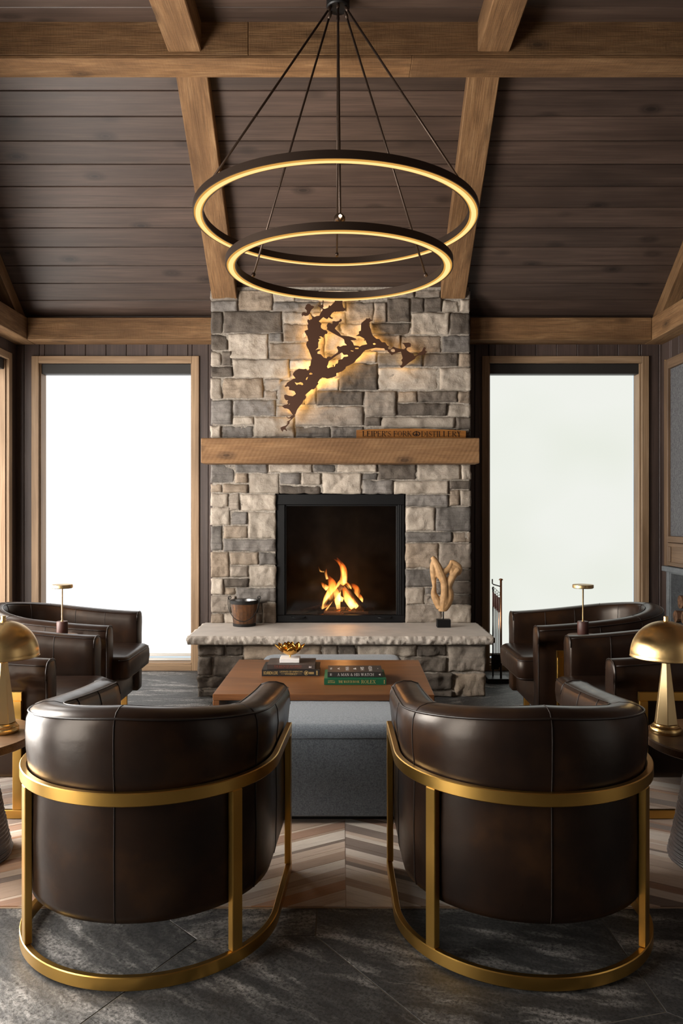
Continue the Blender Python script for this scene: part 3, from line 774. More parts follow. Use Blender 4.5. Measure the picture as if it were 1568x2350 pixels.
# returns (side faces) of chimney and base
def side_stones(xf, axis, y0, y1, z0, z1, zl=None):
    z = z0
    while z < z1 - 0.03:
        h = min(R.uniform(0.09, 0.2), z1 - z)
        if z1 - z - h < 0.06: h = z1 - z
        cut = y0 + (y1 - y0) * R.uniform(0.35, 0.65) if R.random() < 0.5 and y1 - y0 > 0.2 else None
        for a, b in ([(y0, y1)] if cut is None else [(y0, cut), (cut, y1)]):
            t = z + h
            if zl: t = min(t, zceil(b) - 0.01)
            if t - z > 0.03: stone(a + 0.004, b - 0.004, z + 0.004, t - 0.004, xf, ST[R.choice('LTGDM')], axis=axis, depth=0.04, amp=0.006)
        z += h
side_stones(wx(484, YC), 'x-', YC + 0.07, YB - 0.03, 0.45, 2.95, True); side_stones(wx(1080, YC), 'x+', YC + 0.07, YB - 0.03, 0.45, 2.95, True)
side_stones(wx(454, YH), 'x-', YH + 0.07, YB - 0.25, 0.003, 0.384); side_stones(wx(1114, YH), 'x+', YH + 0.07, YB - 0.25, 0.003, 0.384)

# hearth slab with a rock-faced edge
sx0, sx1, sy0, sz0, sz1 = wx(430, 5.57) + 0.01, wx(1133, 5.57) - 0.01, 5.565, 0.386, 0.448
bm = boxbm(sx0, sx1, sy0 + 0.012, YC + 0.02, sz0, sz1); obj('hearth_slab', bm, M_SLAB, fire)
def rock_edge(p0, p1, out):
    p0, p1, out = Vector(p0), Vector(p1), Vector(out)
    L = (p1 - p0).length; n = int(L / 0.011); bm = bmesh.new(); g = []
    prof = [(sz1, 0.0), (sz1 - 0.004, 0.012), (sz1 - 0.016, 0.02), (sz1 - 0.03, 0.021), (sz1 - 0.045, 0.019), (sz0 + 0.005, 0.013), (sz0, 0.0)]
    for i in range(n + 1):
        c = p0 + (p1 - p0) * (i / n); row = []
        for z, o in prof:
            q = Vector((c.x * 42, c.y * 42, z * 50))
            k = noise.fractal(q, 0.8, 2.2, 5) * 0.016 if o > 0 else 0
            pos = c + out * max(0.001, o + k); row.append(bm.verts.new((pos.x, pos.y, z + (noise.noise(q * 1.3) * 0.003 if o > 0 else 0))))
        g.append(row)
    for a, b in zip(g, g[1:]):
        for k in range(len(prof) - 1): bm.faces.new((a[k], b[k], b[k + 1], a[k + 1]))
    bm.faces.new(g[0]); bm.faces.new(g[-1][::-1])
    obj('slab_edge', bm, M_SLABROCK, fire, smooth=True)
rock_edge((sx0 - 0.01, sy0 + 0.013, 0), (sx1 + 0.01, sy0 + 0.013, 0), (0, -1, 0))
rock_edge((sx0 + 0.002, YC, 0), (sx0 + 0.002, sy0 + 0.01, 0), (-1, 0, 0))
rock_edge((sx1 - 0.002, sy0 + 0.01, 0), (sx1 - 0.002, YC, 0), (1, 0, 0))

# firebox insert: frame, mesh-glass, handles, inner box
fb = obj('firebox', bmesh.new(), M_BLACKIN, fire, Matrix.Translation((0, 0, 0)))
bm = bmesh.new()
ix0, ix1, iz0, iz1, iy0, iy1 = fx0 + 0.02, fx1 - 0.02, fz0 + 0.03, fz1 - 0.03, YC + 0.075, YB - 0.03
t = 0.012
box(bm, ix0 - t, ix1 + t, iy1, iy1 + t, iz0 - t, iz1 + t); box(bm, ix0 - t, ix0, iy0, iy1, iz0, iz1); box(bm, ix1, ix1 + t, iy0, iy1, iz0, iz1)
box(bm, ix0 - t, ix1 + t, iy0, iy1, iz0 - t, iz0); box(bm, ix0 - t, ix1 + t, iy0, iy1, iz1, iz1 + t)
bm.to_mesh(fb.data); bm.free()
def fbar(x0, x1, z0, z1, y0, y1, nm='door_frame', mat=M_BLACK): return obj(nm, boxbm(x0, x1, y0, y1, z0, z1, bev=0.003), mat, fb)
gx0, gx1, gz0, gz1 = wx(653, YC), wx(914, YC), wz(1413, YC), wz(1158, YC)
fbar(fx0, fx1, gz1, fz1, YC + 0.03, YC + 0.075); fbar(fx0, fx1, fz0 + 0.002, gz0, YC + 0.03, YC + 0.075)
fbar(fx0, gx0, gz0, gz1, YC + 0.032, YC + 0.075); fbar(gx1, fx1, gz0, gz1, YC + 0.032, YC + 0.075)
fbar(gx0, gx0 + 0.012, gz0, gz1, YC + 0.045, YC + 0.07, 'inner_bead'); fbar(gx1 - 0.012, gx1, gz0, gz1, YC + 0.045, YC + 0.07, 'inner_bead')
fbar(gx0, gx1, gz1 - 0.012, gz1, YC + 0.045, YC + 0.07, 'inner_bead'); fbar(gx1 + 0.02, gx1 + 0.024, gz0, gz1, YC + 0.026, YC + 0.034, 'inner_bead')
obj('glass_door', boxbm(gx0 + 0.012, gx1 - 0.012, YC + 0.058, YC + 0.062, gz0, gz1 - 0.012), M_FIREGLASS, fb)
for hx in (684, 884):
    c = wx(hx, YC); z = wz(1417, YC)
    obj('handle', tubebm([(c - 0.055, YC + 0.03, z), (c - 0.053, YC + 0.012, z - 0.004), (c - 0.03, YC + 0.004, z - 0.006), (c + 0.03, YC + 0.004, z - 0.006), (c + 0.053, YC + 0.012, z - 0.004), (c + 0.055, YC + 0.03, z)], 0.005, 8), M_BLACK, fb, smooth=True)

# fire: logs and flames
FY = 6.41; fzf = iz0
def rough_log(p0, p1, r, mat, label, seg=12, group=None, name='firewood_log', rings=7):
    p0, p1 = Vector(p0), Vector(p1); c = (p0 + p1) / 2
    M, L = frame_from(p0, p1, (0, 0.2, 1)); bm = bmesh.new(); n = rings; rr = []
    s = Vector((R.uniform(-9, 9), R.uniform(-9, 9), 0))
    for i in range(n):
        x = -L / 2 + L * i / (n - 1); ring = []
        for k in range(seg):
            a = 2 * PI * k / seg; q = Vector((x * 8, math.cos(a) * 1.4, math.sin(a) * 1.4)) + s
            q_r = r * (1 + 0.18 * noise.noise(q))
            ring.append(bm.verts.new((x, q_r * math.cos(a), q_r * math.sin(a))))
        rr.append(ring)
    for a, b in zip(rr, rr[1:]):
        for k in range(seg): bm.faces.new((a[k], a[(k + 1) % seg], b[(k + 1) % seg], b[k]))
    bm.faces.new(rr[0][::-1]); bm.faces.new(rr[-1])
    return props(obj(name, bm, mat, None, M, smooth='auto'), label, 'log', group)
X = lambda px: wx(px, FY)
rough_log((X(728), FY + 0.03, fzf + 0.035), (X(860), FY + 0.05, fzf + 0.035), 0.035, M_CHAR, 'charred log lying across the back of the fire')
rough_log((X(745), FY - 0.05, fzf + 0.026), (X(782), FY - 0.08, fzf + 0.026), 0.026, M_BIRCH, 'short birch barked log stub at the front of the fire')
rough_log((X(788), FY - 0.05, fzf + 0.024), (X(845), FY - 0.06, fzf + 0.024), 0.024, M_CHAR, 'glowing charred log at the front right of the fire')
rough_log((X(740), FY - 0.02, fzf + 0.06), (X(786), FY + 0.01, fzf + 0.25), 0.022, M_CHAR, 'charred log leaning right at the left of the flames')
rough_log((X(838), FY - 0.02, fzf + 0.06), (X(790), FY + 0.02, fzf + 0.25), 0.022, M_CHAR, 'charred log leaning left at the right of the flames')
rough_log((X(690), FY + 0.02, fzf + 0.03), (X(735), FY + 0.02, fzf + 0.07), 0.022, M_CHAR, 'dark log end poking out left of the fire')

def flame_mat():
    m, nt, b = newmat('flame_gas'); nt.nodes.remove(b)
    tc = node(nt, 'ShaderNodeTexCoord')
    sep = node(nt, 'ShaderNodeSeparateXYZ', {0: tc.outputs['Generated']})
    n = node(nt, 'ShaderNodeTexNoise', {'Vector': node(nt, 'ShaderNodeMapping', {'Vector': tc.outputs['Object'], 'Scale': (26, 26, 8)}).outputs[0], 'Scale': 1.0, 'Detail': 3, 'Distortion': 0.8})
    col = ramp(nt, sep.outputs[2], [(0.0, (1, 0.52, 0.15)), (0.4, (1, 0.42, 0.09)), (0.75, (1, 0.22, 0.025)), (1.0, (0.9, 0.1, 0.01))])
    hgt = ramp(nt, sep.outputs[2], [(0.0, (0.5, 0.5, 0.5)), (0.15, (1, 1, 1)), (0.55, (0.5, 0.5, 0.5)), (1.0, (0.05, 0.05, 0.05))])
    st = math_(nt, 'MULTIPLY', math_(nt, 'MULTIPLY', hgt, 250.0), ramp(nt, n.outputs[0], [(0.36, (0.12, 0.12, 0.12)), (0.6, (1, 1, 1))]))
    e = node(nt, 'ShaderNodeEmission', {'Color': col, 'Strength': st})
    nt.links.new(e.outputs[0], nt.nodes['Material Output'].inputs['Volume']); return m
M_FLAME = flame_mat()
fl = empty('fire', (X(787), FY, fzf), 'orange log fire burning behind the fireplace glass', 'fire')
def flame(pts, rads, dy=0.0):
    """tongue through photo points at the fire's own depth"""
    P = [(wx(x, FY), FY + dy, max(fzf + 0.004, wz(y, FY))) for x, y in pts]
    # smooth the spine
    Q = []; RR = []
    n = len(P)
    for i in range(n - 1):
        a, b, c, d = [Vector(P[max(0, min(n - 1, j))]) for j in (i - 1, i, i + 1, i + 2)]
        for s in range(4):
            t = s / 4
            Q.append(0.5 * ((2 * b) + (c - a) * t + (2 * a - 5 * b + 4 * c - d) * t * t + (3 * b - a - 3 * c + d) * t ** 3))
            RR.append(1.3 * (rads[i] * (1 - t) + rads[i + 1] * t) * FY / FPX)
    Q.append(Vector(P[-1])); RR.append(rads[-1] * FY / FPX)
    obj('flame', tubebm(Q, RR, 10), M_FLAME, fl, smooth=True)
flame([(745, 1400), (757, 1372), (763, 1345), (758, 1330), (750, 1318)], [4, 8, 9, 5, 0.6])
flame([(742, 1396), (748, 1375), (760, 1352), (765, 1335)], [3, 4.5, 6, 1], -0.03)
flame([(777, 1398), (775, 1370), (778, 1345), (789, 1330), (788, 1305), (780, 1290), (773, 1279)], [3.5, 6, 5, 7, 6, 3, 0.6], 0.01)
flame([(788, 1376), (776, 1370), (771, 1356), (768, 1340)], [4, 6, 5, 0.8], -0.03)
flame([(812, 1395), (800, 1375), (792, 1355), (785, 1340)], [6, 8, 5, 1])
flame([(820, 1393), (806, 1378), (797, 1362)], [4, 7, 1.5], -0.035)
flame([(797, 1360), (800, 1350), (793, 1340), (784, 1334), (775, 1340)], [4, 6, 5, 3.5, 1], 0.02)
flame([(824, 1390), (818, 1372), (820, 1355), (812, 1345), (804, 1340)], [3, 5, 6, 4, 0.8], 0.03)
flame([(828, 1385), (829, 1375), (825, 1366), (822, 1362)], [3, 4, 3, 0.7])
flame([(752, 1352), (744, 1345), (737, 1337)], [5, 4, 0.8], 0.03)
flame([(751, 1330), (748, 1316), (750, 1305)], [2.5, 2.2, 0.5], 0.03)
flame([(744, 1313), (735, 1311), (731, 1300)], [1.4, 1.4, 0.4], 0.03)
flame([(792, 1340), (790, 1320), (786, 1304), (776, 1290), (765, 1283)], [4, 4.5, 3.5, 2, 0.5], 0.04)
flame([(738, 1394), (748, 1389), (758, 1386)], [3, 3.2, 1], -0.04)
flame([(775, 1386), (773, 1374), (774, 1362)], [4, 5, 1.5], -0.05)
def ember_mat():
    m, nt, b = newmat('glowing_embers')
    v = coords(nt, (1, 1, 1)); n = node(nt, 'ShaderNodeTexNoise', {'Vector': v, 'Scale': 55, 'Detail': 4})
    b.inputs['Base Color'].default_value = (0.02, 0.012, 0.008, 1); b.inputs['Roughness'].default_value = 0.95
    g = ramp(nt, n.outputs[0], [(0.55, (0, 0, 0)), (0.66, (0.7, 0.12, 0.01)), (0.78, (1, 0.35, 0.06))])
    nt.links.new(g, b.inputs['Emission Color']); b.inputs['Emission Strength'].default_value = 1.6
    bump(nt, b, n.outputs[0], 0.9, 0.01); return m
bm = bmesh.new(); g = []
for i in range(41):
    row = []
    for k in range(15):
        u, v_ = i / 40 * 2 - 1, k / 14 * 2 - 1; rr = max(0.0, 1 - u * u - v_ * v_)
        row.append(bm.verts.new((X(790) + u * 0.22, FY + v_ * 0.09, fzf + 0.001 + 0.075 * rr ** 0.7 * (0.6 + 0.7 * noise.noise(Vector((u * 9, v_ * 5, 3)))))))
    g.append(row)
for i in range(40):
    for k in range(14): bm.faces.new((g[i][k], g[i + 1][k], g[i + 1][k + 1], g[i][k + 1]))
obj('ember_bed', bm, ember_mat(), fl)
pl = bpy.data.lights.new('fire_light', 'POINT'); pl.energy = 5; pl.color = (1, 0.5, 0.18); pl.shadow_soft_size = 0.06
plo = bpy.data.objects.new('fire_light', pl); COL.objects.link(plo); plo.location = (X(785), FY - 0.05, fzf + 0.2)
# mantel
my0 = 6.035
mz0, mz1 = wz(1062.8, my0), wz(1005, my0)
mt = props(beam('mantel', (wx(461, my0), (my0 + YC + 0.005) / 2, (mz0 + mz1) / 2), (wx(1101.5, my0), (my0 + YC + 0.005) / 2, (mz0 + mz1) / 2), YC + 0.005 - my0, mz1 - mz0, M_MANTEL, None, 0.006),
           'thick rough sawn timber mantel across the stone fireplace', 'mantel')

# ------------------------------------------------------------------ flat outlines (text, map) from 2D curves
def curve_mesh(splines, extrude=0.0, bevel=0.0):
    cu = bpy.data.curves.new('outline', 'CURVE'); cu.dimensions = '2D'; cu.fill_mode = 'BOTH'
    for pts in splines:
        sp = cu.splines.new('POLY'); sp.points.add(len(pts) - 1)
        for p, (x, y) in zip(sp.points, pts): p.co = (x, y, 0, 1)
        sp.use_cyclic_u = True
    cu.extrude = extrude; cu.bevel_depth = bevel
    o = bpy.data.objects.new('outline', cu)
    me = bpy.data.meshes.new_from_object(o)
    bpy.data.objects.remove(o); bpy.data.curves.remove(cu)
    return me

def text_mesh(s, size, extrude=0.0, spacing=1.0, sx=1.0, bold=0.0, align='CENTER'):
    cu = bpy.data.curves.new('lettering', 'FONT'); cu.body = s; cu.size = size; cu.extrude = extrude
    cu.align_x = align; cu.align_y = 'CENTER'; cu.space_character = spacing; cu.offset = bold
    o = bpy.data.objects.new('lettering', cu)
    me = bpy.data.meshes.new_from_object(o)
    bpy.data.objects.remove(o); bpy.data.curves.remove(cu)
    if sx != 1.0:
        for v_ in me.vertices: v_.co.x *= sx
    return me

FRONT = Matrix.Rotation(PI / 2, 4, 'X')          # text plane facing -Y
def put_text(name, s, pos, width, height, mat, parent, M=None, **kw):
    me = text_mesh(s, 1.0, 0.0, **kw)
    xs = [v_.co.x for v_ in me.vertices]; ys = [v_.co.y for v_ in me.vertices]
    w0, h0 = max(xs) - min(xs), max(ys) - min(ys); cx, cy = (max(xs) + min(xs)) / 2, (max(ys) + min(ys)) / 2
    for v_ in me.vertices: v_.co.x = (v_.co.x - cx) * width / w0; v_.co.y = (v_.co.y - cy) * height / h0
    return link(name, me, mat, parent, Matrix.Translation(pos) @ (M or FRONT))

# backlit metal map on the chimney
def s1(z): return [(630 + x / 7.84, 680 + y / 7.84) for x, y in z]
def s2(z): return [(780 + x / 7.127, 690 + y / 7.127) for x, y in z]
def s3(z): return [(630 + x / 7.84, 820 + y / 7.84) for x, y in z]
def prs(s): v_ = list(map(float, s.replace(',', ' ').split())); return list(zip(v_[::2], v_[1::2]))
outline = s1(prs("680,385 640,310 600,345 560,355 520,340 500,365 488,320 510,285 545,285 580,300 585,260 548,220 560,190 570,160 600,135 640,140 660,165 690,170 720,190 690,220 660,250 640,295 680,350 720,372 760,355 810,350 825,310 860,260 870,235 830,205 790,180 790,155 830,165 860,150 868,100 868,40 892,30 880,150 885,185 868,215 905,228 965,205 985,160 1010,175 1045,140 1085,100 1085,40 1130,10 1190,15 1225,40 1225,140 1240,200 1260,215 1285,210 1280,245 1240,270 1150,275 1080,275 1040,300 1005,355 1030,380 1055,385 1040,410 1000,395 980,380 950,410 920,400 880,375 840,410 800,450 850,495 835,530 840,570 890,605 935,612 960,650 940,680 920,675 890,710 885,750 840,720 805,725 845,755 790,770 810,795 790,830 790,920 735,975 770,955 810,950 830,965 800,985 775,1000 775,1035 830,1040 865,1075 890,1105 940,1115 945,1095 990,1085 1020,1095 1080,1050 1140,1010 1145,970 1120,915 1145,895 1185,910 1240,885 1305,880 1265,840 1255,780 1230,755 1130,705 1050,660 980,620 938,590 955,575 940,530 960,490 985,475 1035,500 1050,480 1040,455 1070,445 1110,455 1165,440 1180,410 1205,405 1215,440 1190,460 1165,470 1150,510 1110,545 1085,580 1130,625 1155,645 1205,705 1330,718 1400,735 1460,760 1480,780 1440,790 1370,790 1410,830"))
outline += s2(prs("235,732 305,740 325,752 365,730 448,713 410,628 375,605 325,580 262,578 315,545 312,505 345,490 350,375 390,335 430,305 428,290 470,295 490,280 500,305 540,320 510,335 485,360 478,410 505,455 520,520 545,575 600,625 645,628 690,680 740,682 780,735 808,745 792,775 797,793 826,796 855,775 870,750 930,775 985,785 1050,795 1080,770 1050,715 1020,690 1080,690 1130,685 1165,705 1160,755 1110,765 1088,790 1100,815 1150,850 1200,865 1220,905 1270,890 1295,855 1345,825 1370,770 1390,758 1410,775 1395,810 1415,830 1435,835 1385,875 1350,893 1290,895 1245,920 1230,950 1140,1010 1070,1065 1015,1100 980,1070 1015,1050 1025,1010 1005,975 1030,940 1015,890 1000,835 920,855 870,880 850,895 830,870 790,835 778,812 745,810 725,780 650,775 590,770 500,790 420,810 390,835 340,900 270,965 240,1010 150,1060 100,1080 95,1110 40,1155 0,1170"))
outline += s3(prs("1115,285 1115,335 1040,365 950,385 910,370 860,365 815,400 780,455 795,475 755,515 745,545 710,575 670,575 620,620 550,680 575,710 560,745 525,770 505,820 450,885 405,950 385,1010 365,1035 375,1060 340,1090 275,1150 270,1190 205,1260 205,1280 230,1320 220,1330 195,1305 165,1300 150,1340 120,1310 108,1265 150,1245 200,1230 240,1195 215,1190 245,1170 220,1160 260,1140 300,1105 240,1100 215,1070 225,1050 240,1085 280,1080 300,1055 335,1040 300,990 265,940 220,920 185,920 135,880 180,855 225,850 245,830 230,800 250,775 205,770 180,735 175,680 210,670 260,690 330,700 385,660 360,610 310,595 270,590 260,570 270,540 240,520 200,540 183,520 215,490 225,460 290,420 340,385 380,380 350,340 330,310 345,275 380,240 440,205 530,215 570,205 590,235 620,230 625,200 620,170 645,150 660,60"))
outline += s1(prs("675,1120 615,965 590,920 570,870 585,815 610,805 600,760 590,715 575,700 540,625 560,615 605,600 590,520 610,500 590,450 600,415 640,430 655,410 668,420 675,400"))
holes = [s3(prs("630,290 655,270 685,295 670,312 630,310")), s3(prs("565,405 575,370 605,350 595,380 580,408")),
         s3(prs("365,445 400,460 430,460 470,445 505,460 520,490 500,502 475,490 430,485 405,500 385,480")), s3(prs("258,850 270,830 280,840 262,858")),
         s1(prs("980,1165 1040,1125 1110,1070 1215,1010 1250,1055 1310,1050 1330,1075 1300,1085 1250,1090 1220,1130 1150,1145 1145,1190 1135,1210 1105,1215 1085,1265 1020,1275 960,1295 945,1265 965,1225")),
         s2(prs("540,705 565,690 595,712 560,725")), s2(prs("250,770 310,770 305,790 255,790")), s2(prs("178,815 225,820 220,832 180,825")),
         s2(prs("835,800 870,785 905,805 900,838 860,843 832,825"))]
YA = 6.145
def toM(p, d=YA): return [(wx(x, d), wz(y, d)) for x, y in p]
art = empty('wall_sculpture', (wx(740, YA), YA, wz(860, YA)), 'backlit bronze cutout of a branching lake shoreline on the stone chimney', 'wall art')
me = curve_mesh([toM(outline)] + [toM(h) for h in holes], 0.002)
link('metal_plate', me, M_ART, art, Matrix.Translation((0, YA, 0)) @ FRONT)
# LED strips fixed to the back of the plate, shining on the stone
def inside(x, y, poly):
    c = False
    for i in range(len(poly)):
        (xa, ya), (xb, yb_) = poly[i - 1], poly[i]
        if (ya > y) != (yb_ > y) and x < (xb - xa) * (y - ya) / (yb_ - ya) + xa: c = not c
    return c
def edge_dist(x, y, polys):
    best = 99.0
    for poly in polys:
        for i in range(len(poly)):
            (xa, ya), (xb, yb_) = poly[i - 1], poly[i]
            dx, dy_ = xb - xa, yb_ - ya; L2 = dx * dx + dy_ * dy_ or 1e-9
            t = max(0, min(1, ((x - xa) * dx + (y - ya) * dy_) / L2))
            best = min(best, math.hypot(x - xa - t * dx, y - ya - t * dy_))
    return best
polys = [outline] + holes
bm = bmesh.new(); yy = 690.0; STP = 3.0
while yy < 995:
    xx = 640.0; start = None
    while xx < 990:
        ok = inside(xx, yy, outline) and not any(inside(xx, yy, h) for h in holes) and edge_dist(xx, yy, polys) > 2.6
        if ok and start is None: start = xx
        if not ok and start is not None:
            a_, b_ = start - 1, xx - STP + 1
            bm.faces.new([bm.verts.new((wx(p, YA), YA + 0.02, wz(q, YA))) for p, q in ((a_, yy - 1.5), (b_, yy - 1.5), (b_, yy + 1.5), (a_, yy + 1.5))]); start = None
        xx += STP
    yy += STP
props(obj('led_backlight', bm, M_LEDBACK, art), kind='stuff')
for px, py in ((722, 780), (690, 910), (838, 775), (935, 820), (765, 838), (652, 983), (770, 708)):
    obj('standoff', tubebm([(wx(px, YA), YA + 0.002, wz(py, YA)), (wx(px, YA), YC + 0.012, wz(py, YA))], 0.004, 8), M_BLACK, art, smooth=True)

# barrel stave sign on the mantel
ys = 6.155
sg = empty('barrel_stave_sign', ((wx(818, ys) + wx(1069, ys)) / 2, ys, mz1), 'dark orange barrel stave sign lettered in black on the mantel right end', 'sign')
bm = bmesh.new(); n = 24; rings = []
xa, xb = wx(818, ys), wx(1069, ys)
for i in range(n + 1):
    f = i / n; x = xa + (xb - xa) * f
    top = mz1 + 0.072 + 0.014 * (1 - (2 * f - 1) ** 2) - 0.006 * f; yy = ys - 0.004 * (1 - (2 * f - 1) ** 2)
    rings.append([bm.verts.new((x, yy - 0.012, mz1 + 0.001)), bm.verts.new((x, yy + 0.012, mz1 + 0.001)), bm.verts.new((x, yy + 0.012, top)), bm.verts.new((x, yy - 0.012, top))])
for a, b in zip(rings, rings[1:]):
    for k in range(4): bm.faces.new((a[k], a[(k + 1) % 4], b[(k + 1) % 4], b[k]))
bm.faces.new(rings[0][::-1]); bm.faces.new(rings[-1])
obj('stave', bm, M_STAVE, sg, smooth='auto')
# ---- small serif alphabet (stroke letters with serifs) for the sign
SERIF = {
 'L': ([[(0.12, 0), (0.12, 1)], ], [[(0, 1), (0.26, 1)], [(0, 0), (0.62, 0), (0.64, 0.22)]], 0.66),
 'E': ([[(0.12, 0), (0.12, 1)]], [[(0, 0), (0.62, 0), (0.64, 0.2)], [(0, 1), (0.58, 1), (0.6, 0.82)], [(0.12, 0.52), (0.42, 0.52)], [(0.42, 0.42), (0.42, 0.62)]], 0.66),
 'I': ([[(0.13, 0), (0.13, 1)]], [[(0, 0), (0.26, 0)], [(0, 1), (0.26, 1)]], 0.27),
 'P': ([[(0.12, 0), (0.12, 1)], [(0.56, 0.62), (0.58, 0.74), (0.54, 0.88)]], [[(0, 0), (0.26, 0)], [(0, 1), (0.36, 1), (0.54, 0.9)], [(0.12, 0.48), (0.38, 0.48), (0.55, 0.6)]], 0.62),
 'R': ([[(0.12, 0), (0.12, 1)], [(0.54, 0.64), (0.56, 0.76), (0.52, 0.9)], [(0.32, 0.5), (0.66, 0.02)]], [[(0, 0), (0.26, 0)], [(0, 1), (0.36, 1), (0.52, 0.9)], [(0.12, 0.5), (0.38, 0.5), (0.53, 0.62)], [(0.6, 0), (0.74, 0)]], 0.72),
 "'": ([[(0.05, 0.72), (0.07, 1)]], [], 0.12),
 'S': ([[(0.12, 0.72), (0.2, 0.58), (0.4, 0.44), (0.5, 0.28)]], [[(0.47, 0.98), (0.46, 0.8)], [(0.46, 0.9), (0.3, 1), (0.16, 0.92), (0.1, 0.76)], [(0.06, 0.02), (0.05, 0.26)], [(0.05, 0.12), (0.26, 0), (0.44, 0.08), (0.51, 0.24)]], 0.54),
 'F': ([[(0.12, 0), (0.12, 1)]], [[(0, 0), (0.28, 0)], [(0, 1), (0.58, 1), (0.6, 0.8)], [(0.12, 0.5), (0.42, 0.5)], [(0.42, 0.4), (0.42, 0.6)]], 0.6),
 'O': ([[(0.1, 0.3), (0.07, 0.5), (0.1, 0.7)], [(0.7, 0.3), (0.73, 0.5), (0.7, 0.7)]], [[(0.1, 0.68), (0.22, 0.92), (0.4, 1), (0.58, 0.92), (0.7, 0.68)], [(0.1, 0.32), (0.22, 0.08), (0.4, 0), (0.58, 0.08), (0.7, 0.32)]], 0.8),
 'K': ([[(0.12, 0), (0.12, 1)], [(0.28, 0.56), (0.64, 0.02)]], [[(0, 0), (0.26, 0)], [(0, 1), (0.26, 1)], [(0.12, 0.44), (0.58, 0.98)], [(0.46, 1), (0.7, 1)], [(0.54, 0), (0.76, 0)]], 0.74),
 'D': ([[(0.12, 0), (0.12, 1)], [(0.68, 0.3), (0.7, 0.5), (0.68, 0.7)]], [[(0, 1), (0.34, 1), (0.56, 0.9), (0.68, 0.68)], [(0, 0), (0.34, 0), (0.56, 0.1), (0.68, 0.32)]], 0.76),
 'T': ([[(0.32, 0), (0.32, 1)]], [[(0.18, 0), (0.46, 0)], [(0.02, 0.8), (0.03, 1), (0.61, 1), (0.62, 0.8)]], 0.64),
 'Y': ([[(0.34, 0), (0.34, 0.46)], [(0.1, 0.98), (0.34, 0.46)]], [[(0.34, 0.46), (0.58, 0.98)], [(0.2, 0), (0.48, 0)], [(0, 1), (0.24, 1)], [(0.46, 1), (0.68, 1)]], 0.68),
 'A': ([[(0.38, 1), (0.64, 0)]], [[(0.38, 1), (0.12, 0)], [(0.2, 0.34), (0.54, 0.34)], [(0, 0), (0.24, 0)], [(0.5, 0), (0.76, 0)]], 0.76),
 'M': ([[(0.78, 0), (0.78, 1)], [(0.12, 1), (0.44, 0.05)]], [[(0.12, 0), (0.12, 1)], [(0.44, 0.05), (0.78, 1)], [(0, 0), (0.24, 0)], [(0, 1), (0.14, 1)], [(0.64, 0), (0.92, 0)], [(0.76, 1), (0.92, 1)]], 0.92),
 'N': ([[(0.12, 1), (0.66, 0)]], [[(0.12, 0), (0.12, 1)], [(0.66, 0), (0.66, 1)], [(0, 0), (0.24, 0)], [(0, 1), (0.14, 1)], [(0.54, 1), (0.78, 1)]], 0.78),
 'H': ([[(0.12, 0), (0.12, 1)], [(0.66, 0), (0.66, 1)]], [[(0.12, 0.5), (0.66, 0.5)], [(0, 0), (0.24, 0)], [(0, 1), (0.24, 1)], [(0.54, 0), (0.78, 0)], [(0.54, 1), (0.78, 1)]], 0.78),
 'W': ([[(0.1, 1), (0.3, 0)], [(0.48, 1), (0.7, 0)]], [[(0.3, 0), (0.48, 1)], [(0.7, 0), (0.9, 1)], [(0, 1), (0.22, 1)], [(0.38, 1), (0.58, 1)], [(0.8, 1), (1.0, 1)]], 1.0),
 'C': ([[(0.1, 0.3), (0.07, 0.5), (0.1, 0.7)]], [[(0.1, 0.68), (0.22, 0.92), (0.42, 1), (0.58, 0.9), (0.64, 0.7)], [(0.64, 0.7), (0.64, 1)], [(0.1, 0.32), (0.22, 0.08), (0.42, 0), (0.58, 0.08), (0.66, 0.26)]], 0.68),
 'X': ([[(0.12, 1), (0.64, 0)]], [[(0.62, 1), (0.12, 0)], [(0, 0), (0.24, 0)], [(0, 1), (0.26, 1)], [(0.5, 0), (0.78, 0)], [(0.5, 1), (0.74, 1)]], 0.76),
 'B': ([[(0.12, 0), (0.12, 1)], [(0.5, 0.66), (0.52, 0.78), (0.48, 0.9)], [(0.56, 0.14), (0.6, 0.28), (0.54, 0.42)]], [[(0, 1), (0.34, 1), (0.49, 0.9)], [(0.12, 0.54), (0.36, 0.54), (0.5, 0.66)], [(0.36, 0.54), (0.55, 0.42)], [(0, 0), (0.38, 0), (0.56, 0.12)]], 0.64),
 '&': ([[(0.2, 0.78), (0.64, 0.0)], [(0.08, 0.16), (0.07, 0.3)]], [[(0.2, 0.78), (0.26, 0.96), (0.42, 0.98), (0.46, 0.8), (0.36, 0.64), (0.14, 0.44), (0.07, 0.3)], [(0.08, 0.16), (0.22, 0), (0.42, 0.04), (0.6, 0.24), (0.66, 0.46)], [(0.56, 0.46), (0.76, 0.46)], [(0.58, 0), (0.78, 0)]], 0.78),
 ' ': ([], [], 0.28),
}
